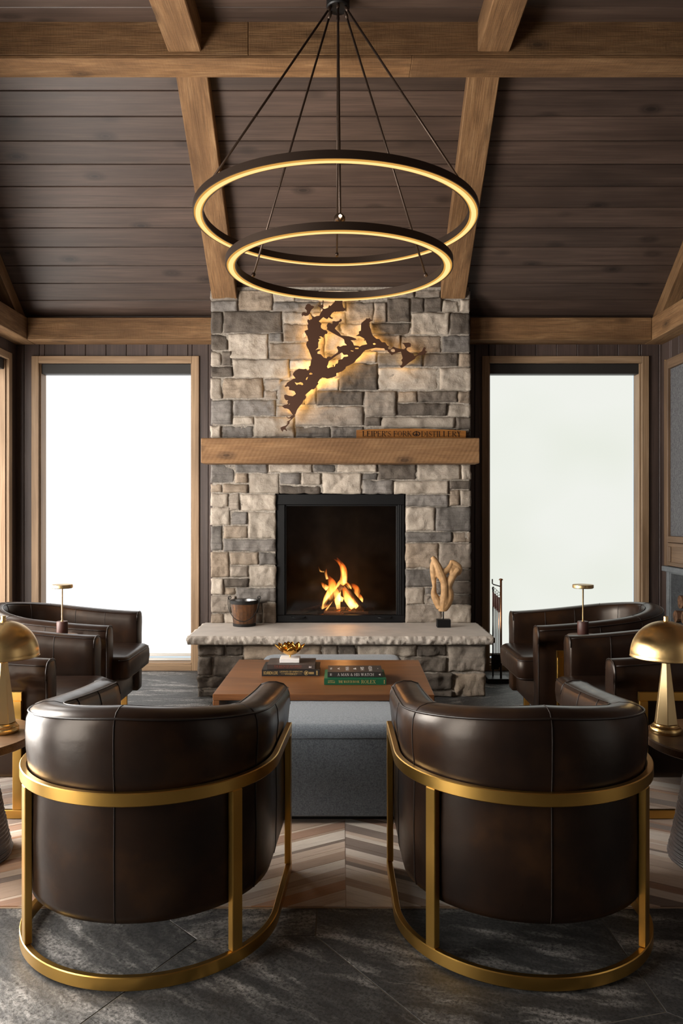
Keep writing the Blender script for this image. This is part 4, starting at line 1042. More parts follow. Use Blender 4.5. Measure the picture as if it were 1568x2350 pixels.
def serif_text(s, width, height, gap=0.1, thick=0.13, thin=0.055):
    """mesh of a serif line of lettering centred on the origin in the xy plane"""
    bm = bmesh.new(); x = 0.0; total = sum(SERIF[c][2] + gap for c in s) - gap
    kx, ky = width / total, height
    def stroke(pts, t, x):
        for a, b in zip(pts, pts[1:]):
            a = Vector(((a[0] + x) * kx - width / 2, (a[1] - 0.5) * ky)); b = Vector(((b[0] + x) * kx - width / 2, (b[1] - 0.5) * ky))
            d = (b - a).normalized(); n_ = Vector((-d.y, d.x)) * t * ky / 2; e = d * t * ky * 0.18
            bm.faces.new([bm.verts.new((q.x, q.y, 0)) for q in (a - e - n_, b + e - n_, b + e + n_, a - e + n_)])
    for ch in s:
        tk, tn, wdt = SERIF[ch]
        for q in tk: stroke(q, thick, x)
        for q in tn: stroke(q, thin, x)
        x += wdt + gap
    me = bpy.data.meshes.new('lettering'); bm.to_mesh(me); bm.free(); return me
yt = ys - 0.0172; SGX = lambda p: wx(p, yt)
zt_ = mz1 + 0.04
link('lettering', serif_text("LEIPER'S FORK", SGX(945) - SGX(832), 0.041), M_BURN, sg, Matrix.Translation(((SGX(945) + SGX(832)) / 2, yt, zt_ + 0.003)) @ FRONT)
link('lettering', serif_text("DISTILLERY", SGX(1058) - SGX(967), 0.041), M_BURN, sg, Matrix.Translation(((SGX(1058) + SGX(967)) / 2, yt, zt_ + 0.001)) @ FRONT)
bm = bmesh.new()           # oval wreath emblem between the two words
for i in range(18):
    a = 2 * PI * i / 18; cx_, cy_ = math.cos(a) * 0.026, math.sin(a) * 0.016
    bm.faces.new([bm.verts.new((cx_ + q[0] * math.cos(a + 0.9) - q[1] * math.sin(a + 0.9), cy_ + q[0] * math.sin(a + 0.9) + q[1] * math.cos(a + 0.9), 0)) for q in ((-0.008, 0), (0, -0.0035), (0.008, 0), (0, 0.0035))])
for q in ([(-0.004, -0.016), (0.004, -0.016), (0.003, 0.012), (-0.003, 0.012)], [(-0.013, -0.008), (0.013, -0.008), (0.009, 0.0), (-0.009, 0.0)], [(-0.008, 0.012), (0.008, 0.012), (0, 0.024)]):
    bm.faces.new([bm.verts.new((x, y, 0.0002)) for x, y in q])
obj('emblem', bm, M_BURN, sg, Matrix.Translation((SGX(956), yt, zt_ + 0.002)) @ FRONT)

# ------------------------------------------------------------------ chandelier
CY = 4.45
chx = -0.02
ch = empty('ring_chandelier', (chx, CY, ZFLAT), 'two tier black ring chandelier with glowing warm undersides', 'chandelier')
def circ(r, n=128): return [((r * math.cos(2 * PI * i / n), r * math.sin(2 * PI * i / n)), (math.cos(2 * PI * i / n), math.sin(2 * PI * i / n)), 0) for i in range(n)]
def ring(r, z, cx, wid=0.058, hei=0.040):
    M = Matrix.Translation((cx, CY, z))
    sec = lambda f: [(-wid, 0), (-wid, hei), (0, hei), (0, 0), (-0.006, 0), (-0.006, 0.012), (-wid + 0.006, 0.012), (-wid + 0.006, 0)]
    rg = obj('ring_housing', ribbon_sweep(bmesh.new(), circ(r), sec, True), M_BRONZE, ch, M, smooth='auto')
    dsec = lambda f: [(-0.016, 0.011), (-0.016, -0.005), (-wid / 2, -0.008), (-wid + 0.016, -0.005), (-wid + 0.016, 0.011)]
    for s_ in (0, 1):
        es = (lambda f: [(-0.007, 0.011), (-0.007, 0.001), (-0.010, -0.003), (-0.0155, -0.005), (-0.0155, 0.011)]) if s_ == 0 else (lambda f: [(-wid + 0.0155, 0.011), (-wid + 0.0155, -0.005), (-wid + 0.010, -0.003), (-wid + 0.007, 0.001), (-wid + 0.007, 0.011)])
        obj('diffuser_edge', ribbon_sweep(bmesh.new(), circ(r), es, True), M_LEDEDGE, rg, M, smooth='auto')
    obj('led_diffuser', ribbon_sweep(bmesh.new(), circ(r), dsec, True), M_LED, rg, M, smooth='auto')
    usec = lambda f: [(-0.012, hei), (-0.012, hei + 0.003), (-wid + 0.012, hei + 0.003), (-wid + 0.012, hei)]
    obj('led_uplight', ribbon_sweep(bmesh.new(), circ(r), usec, True), M_LEDUP, rg, M, smooth='auto')
    return rg
r1, z1_, x1_ = 0.80, 2.977, -0.031
r2, z2_, x2_ = 0.64, 2.702, -0.012
ring(r1, z1_, x1_); ring(r2, z2_, x2_)
obj('canopy', lathe([(0, -0.062), (0.06, -0.062), (0.066, -0.056), (0.066, 0.0), (0, 0.0)], 32), M_BLACK, ch, Matrix.Translation((chx, CY, ZFLAT)), smooth='auto')
def cable(a, r, z, cx):
    p1 = Vector((cx + (r - 0.029) * math.cos(a), CY + (r - 0.029) * math.sin(a), z + 0.042))
    p0 = Vector((chx + 0.048 * math.cos(a), CY + 0.048 * math.sin(a), ZFLAT - 0.066))
    d = (p1 - p0).normalized()
    cb = obj('suspension_rod', tubebm([p0, p1 - d * 0.02], 0.0062, 8), M_BRONZE, ch, smooth=True)
    obj('rod_joint', tubebm([p1 + Vector((0, 0, -0.004)), p1 + Vector((0, 0, 0.012)), p1 - d * 0.02, p1 - d * 0.034, p1 - d * 0.036], [0.008, 0.008, 0.013, 0.011, 0.006], 10), M_BRONZE, cb, smooth=True)
    obj('rod_joint', tubebm([p0 - Vector((0, 0, -0.006)), p0, p0 + d * 0.018, p0 + d * 0.036], [0.007, 0.008, 0.011, 0.008], 10), M_BRONZE, cb, smooth=True)
for a in (90, 212, 328): cable(math.radians(a), r1, z1_, x1_)
for a in (270.5, 30, 150): cable(math.radians(a), r2, z2_, x2_)
kz = z2_ + 0.072
obj('feed_knob', lathe([(0, -0.028), (0.018, -0.024), (0.028, -0.008), (0.028, 0.008), (0.018, 0.022), (0, 0.027)], 20), M_BRONZE, ch, Matrix.Translation((x2_ + 0.002, CY - r2 + 0.055, kz)), smooth=True)
obj('glow_bead', lathe([(0, -0.008), (0.007, -0.004), (0.008, 0.003), (0, 0.009)], 12), M_SPARK, ch, Matrix.Translation((x2_ + 0.006, CY - r2 + 0.022, kz + 0.002)), smooth=True)  # small emissive bead beside the feed knob

# ------------------------------------------------------------------ barrel chairs (built facing +Y, then turned)
RO, TH, YT, ZBK, ZTP = 0.385, 0.118, 0.44, 0.768, 0.675
def upath(Rr, yend, na=36, ns=10):
    """from the right tip round the back to the left tip"""
    out = []; L = yend + 0.0
    for i in range(ns): out.append(((Rr, yend - L * i / ns), (1, 0), 1 - (1 - i / ns) * 0 ))
    for i in range(na + 1):
        a = -PI * i / na; out.append(((Rr * math.cos(a), Rr * math.sin(a)), (math.cos(a), math.sin(a)), 0))
    for i in range(1, ns + 1): out.append(((-Rr, L * i / ns), (-1, 0), 0))
    # replace f by arc-length fraction from the back (0) to the tips (1)
    tot = L + Rr * PI / 2; res = []
    for (x, y), n_, _ in out:
        if y > 0: s = Rr * PI / 2 + y
        else: s = Rr * abs(math.atan2(x, -y))
        res.append(((x, y), n_, s / tot))
    return res
def ztop(f):
    g = f * f * (3 - 2 * f) * 0.55 + f * 0.45
    return ZBK + (ZTP - ZBK) * g
def shell_section(f, k=0.0):
    zt = ztop(f)
    P = [(-0.022, 0.168), (-0.006, 0.176), (0.0, 0.20), (0.003, 0.36), (0.0, 0.52), (0.0, 0.535), (0.007, 0.60), (0.009, zt - 0.08), (0.006, zt - 0.04), (-0.001, zt - 0.022),
         (-0.004, zt - 0.016), (-0.016, zt - 0.004), (-0.045, zt + 0.004), (-0.075, zt + 0.003), (-0.104, zt - 0.006), (-0.112, zt - 0.018), (-0.12, zt - 0.05), (-0.125, 0.56), (-0.118, 0.44), (-0.10, 0.34), (-0.10, 0.20), (-0.09, 0.168)]
    if k > 0:      # pulled-in end ring
        cx_ = -0.058; cz = (0.168 + zt) / 2
        P = [(cx_ + (o - cx_) * (1 - k / 0.06 ), cz + (z - cz) * (1 - k / (zt - 0.168) * 2)) for o, z in P]
    return P
def chair_proto():
    root = empty('barrel_armchair', (0, 0, 0))
    pth = upath(RO, YT)
    bm = bmesh.new(); rings = []
    st = [(p, n_, f, 0.0) for p, n_, f in pth]
    (x0, y0), n0, f0 = pth[0]
    st = [((x0, y0 + 0.012), n0, f0, 0.012), ((x0, y0 + 0.008), n0, f0, 0.004)] + st
    (x1, y1), n1, f1 = pth[-1]
    st += [((x1, y1 + 0.008), n1, f1, 0.004), ((x1, y1 + 0.012), n1, f1, 0.012)]
    for (x, y), (nx, ny), f, k in st:
        rings.append([bm.verts.new((x + nx * o, y + ny * o, z)) for o, z in shell_section(f, k)])
    m = len(rings[0])
    for a, b in zip(rings, rings[1:]):
        for i in range(m): bm.faces.new((a[i], a[(i + 1) % m], b[(i + 1) % m], b[i]))
    bm.faces.new(rings[0][::-1]); bm.faces.new(rings[-1])
    obj('upholstered_shell', bm, M_LEATHER, root, smooth=True, local=True)
    # piping round the outer and inner rim
    def rim(o, dz, r, nm):
        pts = [(x + nx * o, y + ny * o, ztop(f) + dz) for (x, y), (nx, ny), f in pth]
        obj(nm, tubebm(pts, r, 6), M_PIPING, root, smooth=True, local=True)
    rim(0.0, -0.0165, 0.0032, 'rim_piping'); rim(-0.104, -0.0045, 0.0022, 'rim_piping')
    # vertical seams outside (back centre, both sides) and inside
    def at(deg):
        a = math.radians(-90 + deg); return (RO * math.cos(a), RO * math.sin(a)), (math.cos(a), math.sin(a)), RO * abs(math.radians(deg)) / (YT + RO * PI / 2)
    for deg in (0, -68, 68):
        (x, y), (nx, ny), f = at(deg); S = shell_section(f)
        pts = [(x + nx * (o + 0.0006), y + ny * (o + 0.0006), z) for o, z in S[1:10]]
        obj('back_seam', tubebm(pts, 0.0016, 5), M_THREAD, root, smooth=True, local=True)
        pts = [(x + nx * o, y + ny * o, z) for o, z in S[9:15]]
        obj('rim_seam', tubebm(pts, 0.0016, 5), M_THREAD, root, smooth=True, local=True)
    for deg in (-42, 0, 42):
        (x, y), (nx, ny), f = at(deg); S = shell_section(f)
        pts = [(x + nx * (o - 0.0006), y + ny * (o - 0.0006), z) for o, z in S[14:19]]
        obj('inner_seam', tubebm(pts, 0.0018, 5), M_THREAD, root, smooth=True, local=True)
    for sx in (1, -1):
        for yy in (0.05, 0.24):
            f = (RO * PI / 2 + yy) / (YT + RO * PI / 2); S = shell_section(f)
            pts = [(sx * (RO + o - 0.0006), yy, z) for o, z in S[14:19]]
            obj('inner_seam', tubebm(pts, 0.0018, 5), M_THREAD, root, smooth=True, local=True)
        f = (RO * PI / 2 + 0.1) / (YT + RO * PI / 2); S = shell_section(f)
        obj('back_seam', tubebm([(sx * (RO + o + 0.0006), 0.1, z) for o, z in S[1:10]], 0.0016, 5), M_THREAD, root, smooth=True, local=True)
        pe = [(sx * (RO + o * 0.97 - 0.002), YT + 0.007, z) for o, z in shell_section(1.0)[1:17]]
        obj('arm_front_piping', tubebm(pe, 0.0026, 5), M_PIPING, root, smooth=True, local=True)
    # seat base and cushion
    RI = RO - TH + 0.012
    def dshape(Rr, yf, rc=0.03, n=18):
        pts = [(Rr * math.cos(-PI * i / n), Rr * math.sin(-PI * i / n) ) for i in range(n + 1)]
        for i in range(7): a = PI + -PI / 2 * i / 6; pts.append((-Rr + rc + rc * math.cos(a), yf - rc + rc * math.sin(a)))
        for i in range(7): a = PI / 2 - PI / 2 * i / 6; pts.append((Rr - rc + rc * math.cos(a), yf - rc + rc * math.sin(a)))
        return pts
    bm = bmesh.new(); layers = [(0.17, 0.02), (0.178, 0.004), (0.20, 0.0), (0.335, 0.0), (0.345, 0.006)]
    def loft(bm, lay, Rr, yf, rc, crown=None):
        rr = []
        for z, ins in lay:
            rr.append([bm.verts.new((x, y, z)) for x, y in dshape(Rr - ins, yf - ins, rc)])
        m = len(rr[0])
        for a, b in zip(rr, rr[1:]):
            for i in range(m): bm.faces.new((a[i], a[(i + 1) % m], b[(i + 1) % m], b[i]))
        bm.faces.new(rr[0][::-1])
        if crown is None: bm.faces.new(rr[-1])
        else:
            z, ins = lay[-1]; prev = rr[-1]
            for q in (0.75, 0.5, 0.25):
                cur = [bm.verts.new((v_.co.x * q, 0.1 + (v_.co.y - 0.1) * q, z + crown * (1 - q * q))) for v_ in rr[-1]]
                for i in range(m): bm.faces.new((prev[i], prev[(i + 1) % m], cur[(i + 1) % m], cur[i]))
                prev = cur
            bm.faces.new(prev)
        return bm
    obj('seat_base', loft(bm, layers, RI - 0.004, 0.43, 0.02), M_LEATHER, root, smooth='auto', local=True)
    lay = [(0.347, 0.03), (0.351, 0.012), (0.368, 0.001), (0.41, -0.003), (0.455, -0.001), (0.474, 0.007), (0.484, 0.02), (0.488, 0.04)]
    obj('seat_cushion', loft(bmesh.new(), lay, RI - 0.004, 0.535, 0.05, 0.014), M_LEATHER, root, smooth=True, local=True)
    for z in (0.468, 0.362):
        pts = [(x, y, z) for x, y in dshape(RI - 0.007, 0.532, 0.05)[18:]]
        obj('cushion_piping', tubebm(pts, 0.003, 6), M_PIPING, root, smooth=True, local=True)
    # brass frame: two U rails and four posts
    def rail(z0, z1, nm):
        b = 0.0025; sec = lambda f: [(-0.02, z0 + b), (-0.02, z1 - b), (-0.02 + b, z1), (-b, z1), (0, z1 - b), (0, z0 + b), (-b, z0), (-0.02 + b, z0)]
        obj(nm, ribbon_sweep(bmesh.new(), upath(0.411, 0.35, 48, 8), sec), M_BRASS, root, smooth='auto', local=True)
    rail(0.005, 0.043, 'base_rail'); rail(0.513, 0.551, 'upper_rail')
    def post(x, y, ang):
        M = Matrix.Translation((x, y, 0)) @ Matrix.Rotation(ang, 4, 'Z')
        obj('leg', boxbm(-0.019, 0.019, -0.011, 0.011, 0.0435, 0.5125, bev=0.002), M_BRASS, root, M, local=True)
    for s in (1, -1):
        a = math.radians(-90 + s * 52); rr = 0.399
        post(rr * math.cos(a), rr * math.sin(a), math.radians(s * 52))
        post(s * 0.3995, 0.33, PI / 2)
    return root
ch0 = chair_proto()
CHG = 'brown leather barrel armchairs around the ottoman'
spots = [(-0.613, 2.572, -0.055, 'brown leather barrel armchair seen from behind at front left, brass frame'),
         (0.582, 2.572, 0.01, 'brown leather barrel armchair seen from behind at front right, brass frame'),
         (-1.77, 4.80, -PI / 2, 'brown leather barrel armchair under the bright left window, beyond the small disc lamp'),
         (-1.73, 3.79, -PI / 2, 'brown leather barrel armchair on the left, behind the left dome lamp'),
         (1.557, 4.80, PI / 2, 'brown leather barrel armchair under the right window, beyond the small disc lamp'),
         (1.634, 3.79, PI / 2, 'brown leather barrel armchair on the right, behind the right dome lamp')]
for i, (x, y, a, lb) in enumerate(spots):
    o = ch0 if i == 0 else copy_tree(ch0)
    o.matrix_basis = Matrix.Translation((x, y, 0.002)) @ Matrix.Rotation(a, 4, 'Z')
    props(o, lb, 'armchair', CHG)

# ------------------------------------------------------------------ rug of cowhide strips
RX0, RX1, RY0, RY1, RS = -1.95, 1.92, 2.63, 5.2, 0.015
rug = props(obj('chevron_rug', boxbm(RX0, RX1, RY0, RY1, 0.0003, 0.003), M_RUGBACK), 'brown and cream cowhide rug of chevron strips under the seating', 'rug')
def clip(poly, a, b, c):      # keep a*x+b*y<=c
    out = []
    for i in range(len(poly)):
        p, q = poly[i - 1], poly[i]; dp, dq = a * p[0] + b * p[1] - c, a * q[0] + b * q[1] - c
        if (dp <= 0) != (dq <= 0):
            t = dp / (dp - dq); out.append((p[0] + (q[0] - p[0]) * t, p[1] + (q[1] - p[1]) * t))
        if dq <= 0: out.append(q)
    return out
for s in (-1, 1):
    ang = math.radians(30.6); rect = [(RX0, RY0 + 0.006), (RS - 0.001, RY0 + 0.006), (RS - 0.001, RY1), (RX0, RY1)] if s < 0 else [(RS + 0.001, RY0 + 0.006), (RX1, RY0 + 0.006), (RX1, RY1), (RS + 0.001, RY1)]
    nx_, ny_ = s * math.sin(ang), math.cos(ang)     # strip normal
    vmin = min(nx_ * x + ny_ * y for x, y in rect); vmax = max(nx_ * x + ny_ * y for x, y in rect)
    v0 = vmin
    while v0 < vmax:
        v1 = v0 + R.choice((0.018, 0.028, 0.038, 0.05, 0.062))
        poly = clip(clip(rect, nx_, ny_, v1 - 0.0004), -nx_, -ny_, -(v0 + 0.0004))
        if len(poly) >= 3:
            cx = sum(p[0] for p in poly) / len(poly); cy = sum(p[1] for p in poly) / len(poly)
            M = Matrix.Translation((cx, cy, 0)) @ Matrix.Rotation(-s * ang, 4, 'Z'); Mi = M.inverted()
            lp = []
            for x, y in poly:
                q = (Mi @ Vector((x, y, 0))).to_2d()
                if not lp or (q - lp[-1]).length > 0.002: lp.append(q)
            if len(lp) >= 3 and (lp[0] - lp[-1]).length < 0.002: lp.pop()
            if len(lp) >= 3: obj('hide_strip', prism(bmesh.new(), lp, 0.0031, 0.0055 + R.uniform(0, 0.0012)), M_HIDE, rug, M)
        v0 = v1

# ------------------------------------------------------------------ ottoman and bridge table
def rounded_box(x0, x1, y0, y1, z0, z1, r, rc, crown):
    def outline_(ins):
        pts = []
        for cx, cy, a0 in ((x1 - rc, y0 + rc, -PI / 2), (x1 - rc, y1 - rc, 0), (x0 + rc, y1 - rc, PI / 2), (x0 + rc, y0 + rc, PI)):
            for i in range(9): a = a0 + PI / 2 * i / 8; pts.append((cx + (rc - ins) * math.cos(a), cy + (rc - ins) * math.sin(a)))
        return pts
    bm = bmesh.new(); rr = []
    lay = [(z0, 0.008), (z0 + 0.008, 0.0)] + [(z1 - r + r * math.sin(PI / 2 * i / 6), r - r * math.cos(PI / 2 * i / 6)) for i in range(7)]
    for z, ins in lay: rr.append([bm.verts.new((x, y, z)) for x, y in outline_(min(ins, rc - 0.005))])
    m = len(rr[0])
    for a, b in zip(rr, rr[1:]):
        for i in range(m): bm.faces.new((a[i], a[(i + 1) % m], b[(i + 1) % m], b[i]))
    bm.faces.new(rr[0][::-1]); prev = rr[-1]; mx, my = (x0 + x1) / 2, (y0 + y1) / 2
    for q in (0.85, 0.6, 0.3):
        cur = [bm.verts.new((mx + (v_.co.x - mx) * q, my + (v_.co.y - my) * q, z1 + crown * (1 - q * q))) for v_ in rr[-1]]
        for i in range(m): bm.faces.new((prev[i], prev[(i + 1) % m], cur[(i + 1) % m], cur[i]))
        prev = cur
    bm.faces.new(prev); return bm
OX0, OX1, OY0, OY1 = -0.50, 0.385, 3.33, 5.06
ot = empty('ottoman', ((OX0 + OX1) / 2, (OY0 + OY1) / 2, 0.007), 'long blue grey upholstered ottoman standing under the wooden table', 'ottoman')
obj('upholstery', rounded_box(OX0, OX1, OY0, OY1, 0.035, 0.420, 0.05, 0.09, 0.0035), M_OTTO, ot, smooth='auto')
obj('plinth', boxbm(OX0 + 0.05, OX1 - 0.05, OY0 + 0.05, OY1 - 0.05, 0.007, 0.036), M_BLACK, ot)
zp = 0.368
pts = []
for cx, cy, a0 in ((OX1 - 0.09, OY0 + 0.09, -PI / 2), (OX1 - 0.09, OY1 - 0.09, 0), (OX0 + 0.09, OY1 - 0.09, PI / 2), (OX0 + 0.09, OY0 + 0.09, PI)):
    for i in range(9): a = a0 + PI / 2 * i / 8; pts.append((cx + 0.0897 * math.cos(a), cy + 0.0897 * math.sin(a), zp))
obj('welt', tubebm(pts + [pts[0]], 0.0026, 6), fabric_mat('blue_grey_welt', (0.085, 0.10, 0.115), (0.16, 0.18, 0.20)), ot, smooth=True)
tb_c = ((-0.622 + 0.443) / 2, (3.76 + 4.645) / 2)
tz = 0.455
bt = empty('bridge_table', (tb_c[0] + 0.008, tb_c[1], 0.007), 'walnut coffee table spanning the blue grey ottoman, books on top', 'table', rotz=-0.012)
obj('table_top', boxbm(-0.532, 0.532, -0.442, 0.442, 0.425 - 0.007, tz - 0.007, bev=0.002), M_TABLE, bt, local=True)
for s in (-1, 1):
    Ml = Matrix.Translation((s * 0.516, 0, 0.2088)) @ Matrix.Rotation(PI / 2, 4, 'Y')
    obj('side_panel', boxbm(-0.2088, 0.2088, -0.442, 0.442, -0.0155, 0.0155, bev=0.002), M_TABLE, bt, Ml, local=True)

# books
def book(x0, x1, yf, dep, z, th, cover, spine_items, label, rot=0.0, top_items=()):
    b = empty('book', ((x0 + x1) / 2, yf + dep / 2, z + 0.0005), label, 'book', 'books stacked on the coffee table', rot)
    wd = x1 - x0
    bm = bmesh.new(); c = 0.003
    box(bm, -wd / 2, wd / 2, -dep / 2, dep / 2, 0, c); box(bm, -wd / 2, wd / 2, -dep / 2, dep / 2, th - c, th); box(bm, -wd / 2, wd / 2, -dep / 2, -dep / 2 + c, c, th - c)
    obj('cover', bm, cover, b, local=True)
    obj('pages', boxbm(-wd / 2 + 0.004, wd / 2 - 0.004, -dep / 2 + c + 0.0003, dep / 2 - 0.005, c, th - c), M_PAGES, b, local=True)
    for s, cx, cz, tw, thh, mt_, kw in spine_items:
        me_o = link('title', serif_text(s, tw, thh, 0.09, 0.15, 0.07), mt_) if kw.pop('serif', 0) else put_text('title', s, (0, 0, 0), tw, thh, mt_, None, **kw)
        me_o.parent = b; me_o.matrix_basis = Matrix.Translation((-wd / 2 + cx * wd, -dep / 2 - 0.0004, th * cz)) @ FRONT
    for s, cx, cy, tw, thh, mt_, rz in top_items:
        me_o = put_text('title', s, (0, 0, 0), tw, thh, mt_, None)
        me_o.parent = b; me_o.matrix_basis = Matrix.Translation((-wd / 2 + cx * wd, -dep / 2 + cy * dep, th + 0.0004)) @ Matrix.Rotation(rz, 4, 'Z')
    return b
b1 = book(-0.425, -0.118, 4.18, 0.22, tz, 0.034, M_BKBLACK, [("BOURBON LORE", 0.155, 0.5, 0.075, 0.017, M_FOIL, {}), ("LEGENDS OF AMERICAN", 0.51, 0.70, 0.12, 0.008, M_FOIL, {}), ("WHISKEY", 0.51, 0.34, 0.068, 0.010, M_FOIL, {})],
     'wide black book with gold spine lettering, bottom of the left stack')
# medallion and rules on its spine
def ringflat(r0, r1, n=28):
    bm = bmesh.new(); a = [bm.verts.new((r0 * math.cos(2 * PI * i / n), r0 * math.sin(2 * PI * i / n), 0)) for i in range(n)]; b = [bm.verts.new((r1 * math.cos(2 * PI * i / n), r1 * math.sin(2 * PI * i / n), 0)) for i in range(n)]
    for i in range(n): bm.faces.new((a[i], a[(i + 1) % n], b[(i + 1) % n], b[i]))
    return bm
bm = ringflat(0.0095, 0.0115)
for q in ([(-0.005, -0.006), (0.001, -0.007), (0.006, 0.001), (0.003, 0.006), (-0.003, 0.002)], [(-0.007, 0.001), (-0.002, 0.003), (-0.003, 0.007)]): bm.faces.new([bm.verts.new((x, y, 0)) for x, y in q])
obj('medallion', bm, M_FOIL, b1, Matrix.Translation((-0.1535 + 0.772 * 0.307, -0.1104, 0.017)) @ FRONT, local=True)
bm = bmesh.new()
for cx in (0.37, 0.655):
    x = -0.1535 + cx * 0.307; box(bm, x - 0.012, x + 0.012, -0.1106, -0.1102, 0.0112, 0.0122)
for k in range(2): box(bm, -0.1535 + 0.82 * 0.307, -0.1535 + 0.905 * 0.307, -0.1106, -0.1102, 0.011 + k * 0.007, 0.0145 + k * 0.007)
for k in range(4): box(bm, -0.1535 + 0.945 * 0.307, -0.1535 + 0.97 * 0.307, -0.1106, -0.1102, 0.006 + k * 0.006, 0.0095 + k * 0.006)
obj('spine_ornament', bm, M_FOIL, b1, local=True)
b2 = book(-0.398, -0.142, 4.19, 0.19, tz + 0.035, 0.024, M_BKBROWN, [("THE BIRTH OF BOURBON", 0.43, 0.66, 0.146, 0.0085, M_REDINK, {}), ("A PHOTOGRAPHIC TOUR OF EARLY DISTILLERIES", 0.43, 0.28, 0.146, 0.0045, M_REDINK, {})],
     'dark brown jacketed book under the marble flower base, left stack')
bm = bmesh.new()
for q in ([(-0.007, -0.005), (0.007, -0.005), (0.007, -0.002), (-0.007, -0.002)], [(-0.006, -0.0015), (0.0, 0.0015), (-0.006, 0.005)], [(0.006, -0.0015), (0.006, 0.005), (0.0, 0.0015)]): bm.faces.new([bm.verts.new((x, y, 0)) for x, y in q])
obj('publisher_mark', bm, M_WHITEINK, b2, Matrix.Translation((-0.128 + 0.9 * 0.256, -0.0954, 0.012)) @ FRONT, local=True)
b3 = book(-0.088, 0.226, 3.97, 0.23, tz, 0.031, M_BKGREEN, [("GISBERT L.", 0.12, 0.64, 0.036, 0.0055, M_FOIL, {}), ("BRUNNER", 0.12, 0.38, 0.036, 0.0055, M_FOIL, {}), ("THE WATCH BOOK", 0.40, 0.5, 0.106, 0.0115, M_FOIL, {"serif": 1}), ("ROLEX", 0.715, 0.5, 0.072, 0.016, M_FOIL, {"serif": 1})],
     'green book with gold spine lettering, bottom of the right stack')
b4 = book(-0.071, 0.209, 4.0, 0.17, tz + 0.0325, 0.026, M_BKGREY, [("A MAN & HIS WATCH", 0.51, 0.5, 0.186, 0.0130, M_WHITEINK, {"serif": 1}), ("III", 0.06, 0.5, 0.008, 0.012, M_WHITEINK, {})],
     'charcoal book with white lettering lying on the green book',
     top_items=[("A", 0.2, 0.5, 0.05, 0.012, M_WHITEINK, PI / 2), ("MAN", 0.36, 0.5, 0.085, 0.018, M_WHITEINK, PI / 2), ("&", 0.5, 0.5, 0.05, 0.016, M_WHITEINK, PI / 2), ("HIS", 0.64, 0.5, 0.08, 0.018, M_WHITEINK, PI / 2), ("WATCH", 0.79, 0.5, 0.125, 0.018, M_WHITEINK, PI / 2), ("III", 0.06, 0.5, 0.04, 0.010, M_WHITEINK, PI / 2), ("-", 0.93, 0.5, 0.02, 0.003, M_WHITEINK, PI / 2)])
bm = bmesh.new()
for k in range(5): box(bm, 0.146, 0.150, -0.1156, -0.1152, 0.006 + k * 0.004, 0.009 + k * 0.004)
obj('spine_ornament', bm, M_FOIL, b3, local=True)
bm = bmesh.new(); bm.faces.new([bm.verts.new(p) for p in ((-0.005, 0, 0), (0.005, -0.005, 0), (0.005, 0.005, 0))])
obj('publisher_mark', bm, M_WHITEINK, b4, Matrix.Translation((-0.14 + 0.945 * 0.28, -0.0854, 0.013)) @ FRONT, local=True)

# gold lotus on a marble block
lz = tz + 0.035 + 0.0255
lt = empty('lotus_ornament', (wx(666, 4.28), 4.285, lz), 'small gold metal lotus flower on a square white marble base', 'ornament')
obj('marble_base', boxbm(-0.053, 0.053, -0.053, 0.053, 0, 0.022, bev=0.0015), M_WHITE, lt, local=True)
obj('stem', tubebm([(0, 0, 0.022), (0, 0, 0.034)], 0.004, 8), M_GOLD, lt, smooth=True, local=True)
def petal(ln, wd, tilt, az, z0):
    bm = bmesh.new(); n, m = 8, 6; g = []
    for i in range(n + 1):
        f = i / n; row = []; wv = wd * math.sin(PI * min(1, 0.12 + 0.88 * f) ) ** 0.8 if f < 1 else 0.0008
        wv = wd * (math.sin(PI * (0.1 + 0.9 * f)) ** 0.75 if f < 0.999 else 0.02)
        el = tilt * (0.25 + 0.75 * f); 
        r = 0.008 + ln * (f * math.cos(tilt * (0.35 + 0.45 * f))); z = z0 + ln * f * math.sin(tilt * (0.35 + 0.5 * f))
        for k in range(m + 1):
            t = (k / m - 0.5) * 2; row.append(bm.verts.new((r + 0.006 * t * t * math.cos(el) * -1, t * wv / 2, z + 0.010 * t * t * (1 - f * 0.5))))
        g.append(row)
    for i in range(n):
        for k in range(m): bm.faces.new((g[i][k], g[i + 1][k], g[i + 1][k + 1], g[i][k + 1]))
    bmesh.ops.solidify(bm, geom=list(bm.faces), thickness=0.0012)
    o = obj('petal', bm, M_GOLD, lt, Matrix.Rotation(az, 4, 'Z'), smooth=True, local=True)
for i in range(8): petal(0.094, 0.062, 0.80, 2 * PI * i / 8 + 0.2, 0.032)
for i in range(7): petal(0.072, 0.05, 1.2, 2 * PI * i / 7 + 0.5, 0.034)
obj('flower_heart', lathe([(0, 0.03), (0.012, 0.034), (0.018, 0.046), (0.012, 0.056), (0, 0.058)], 16), M_GOLD, lt, smooth=True, local=True)

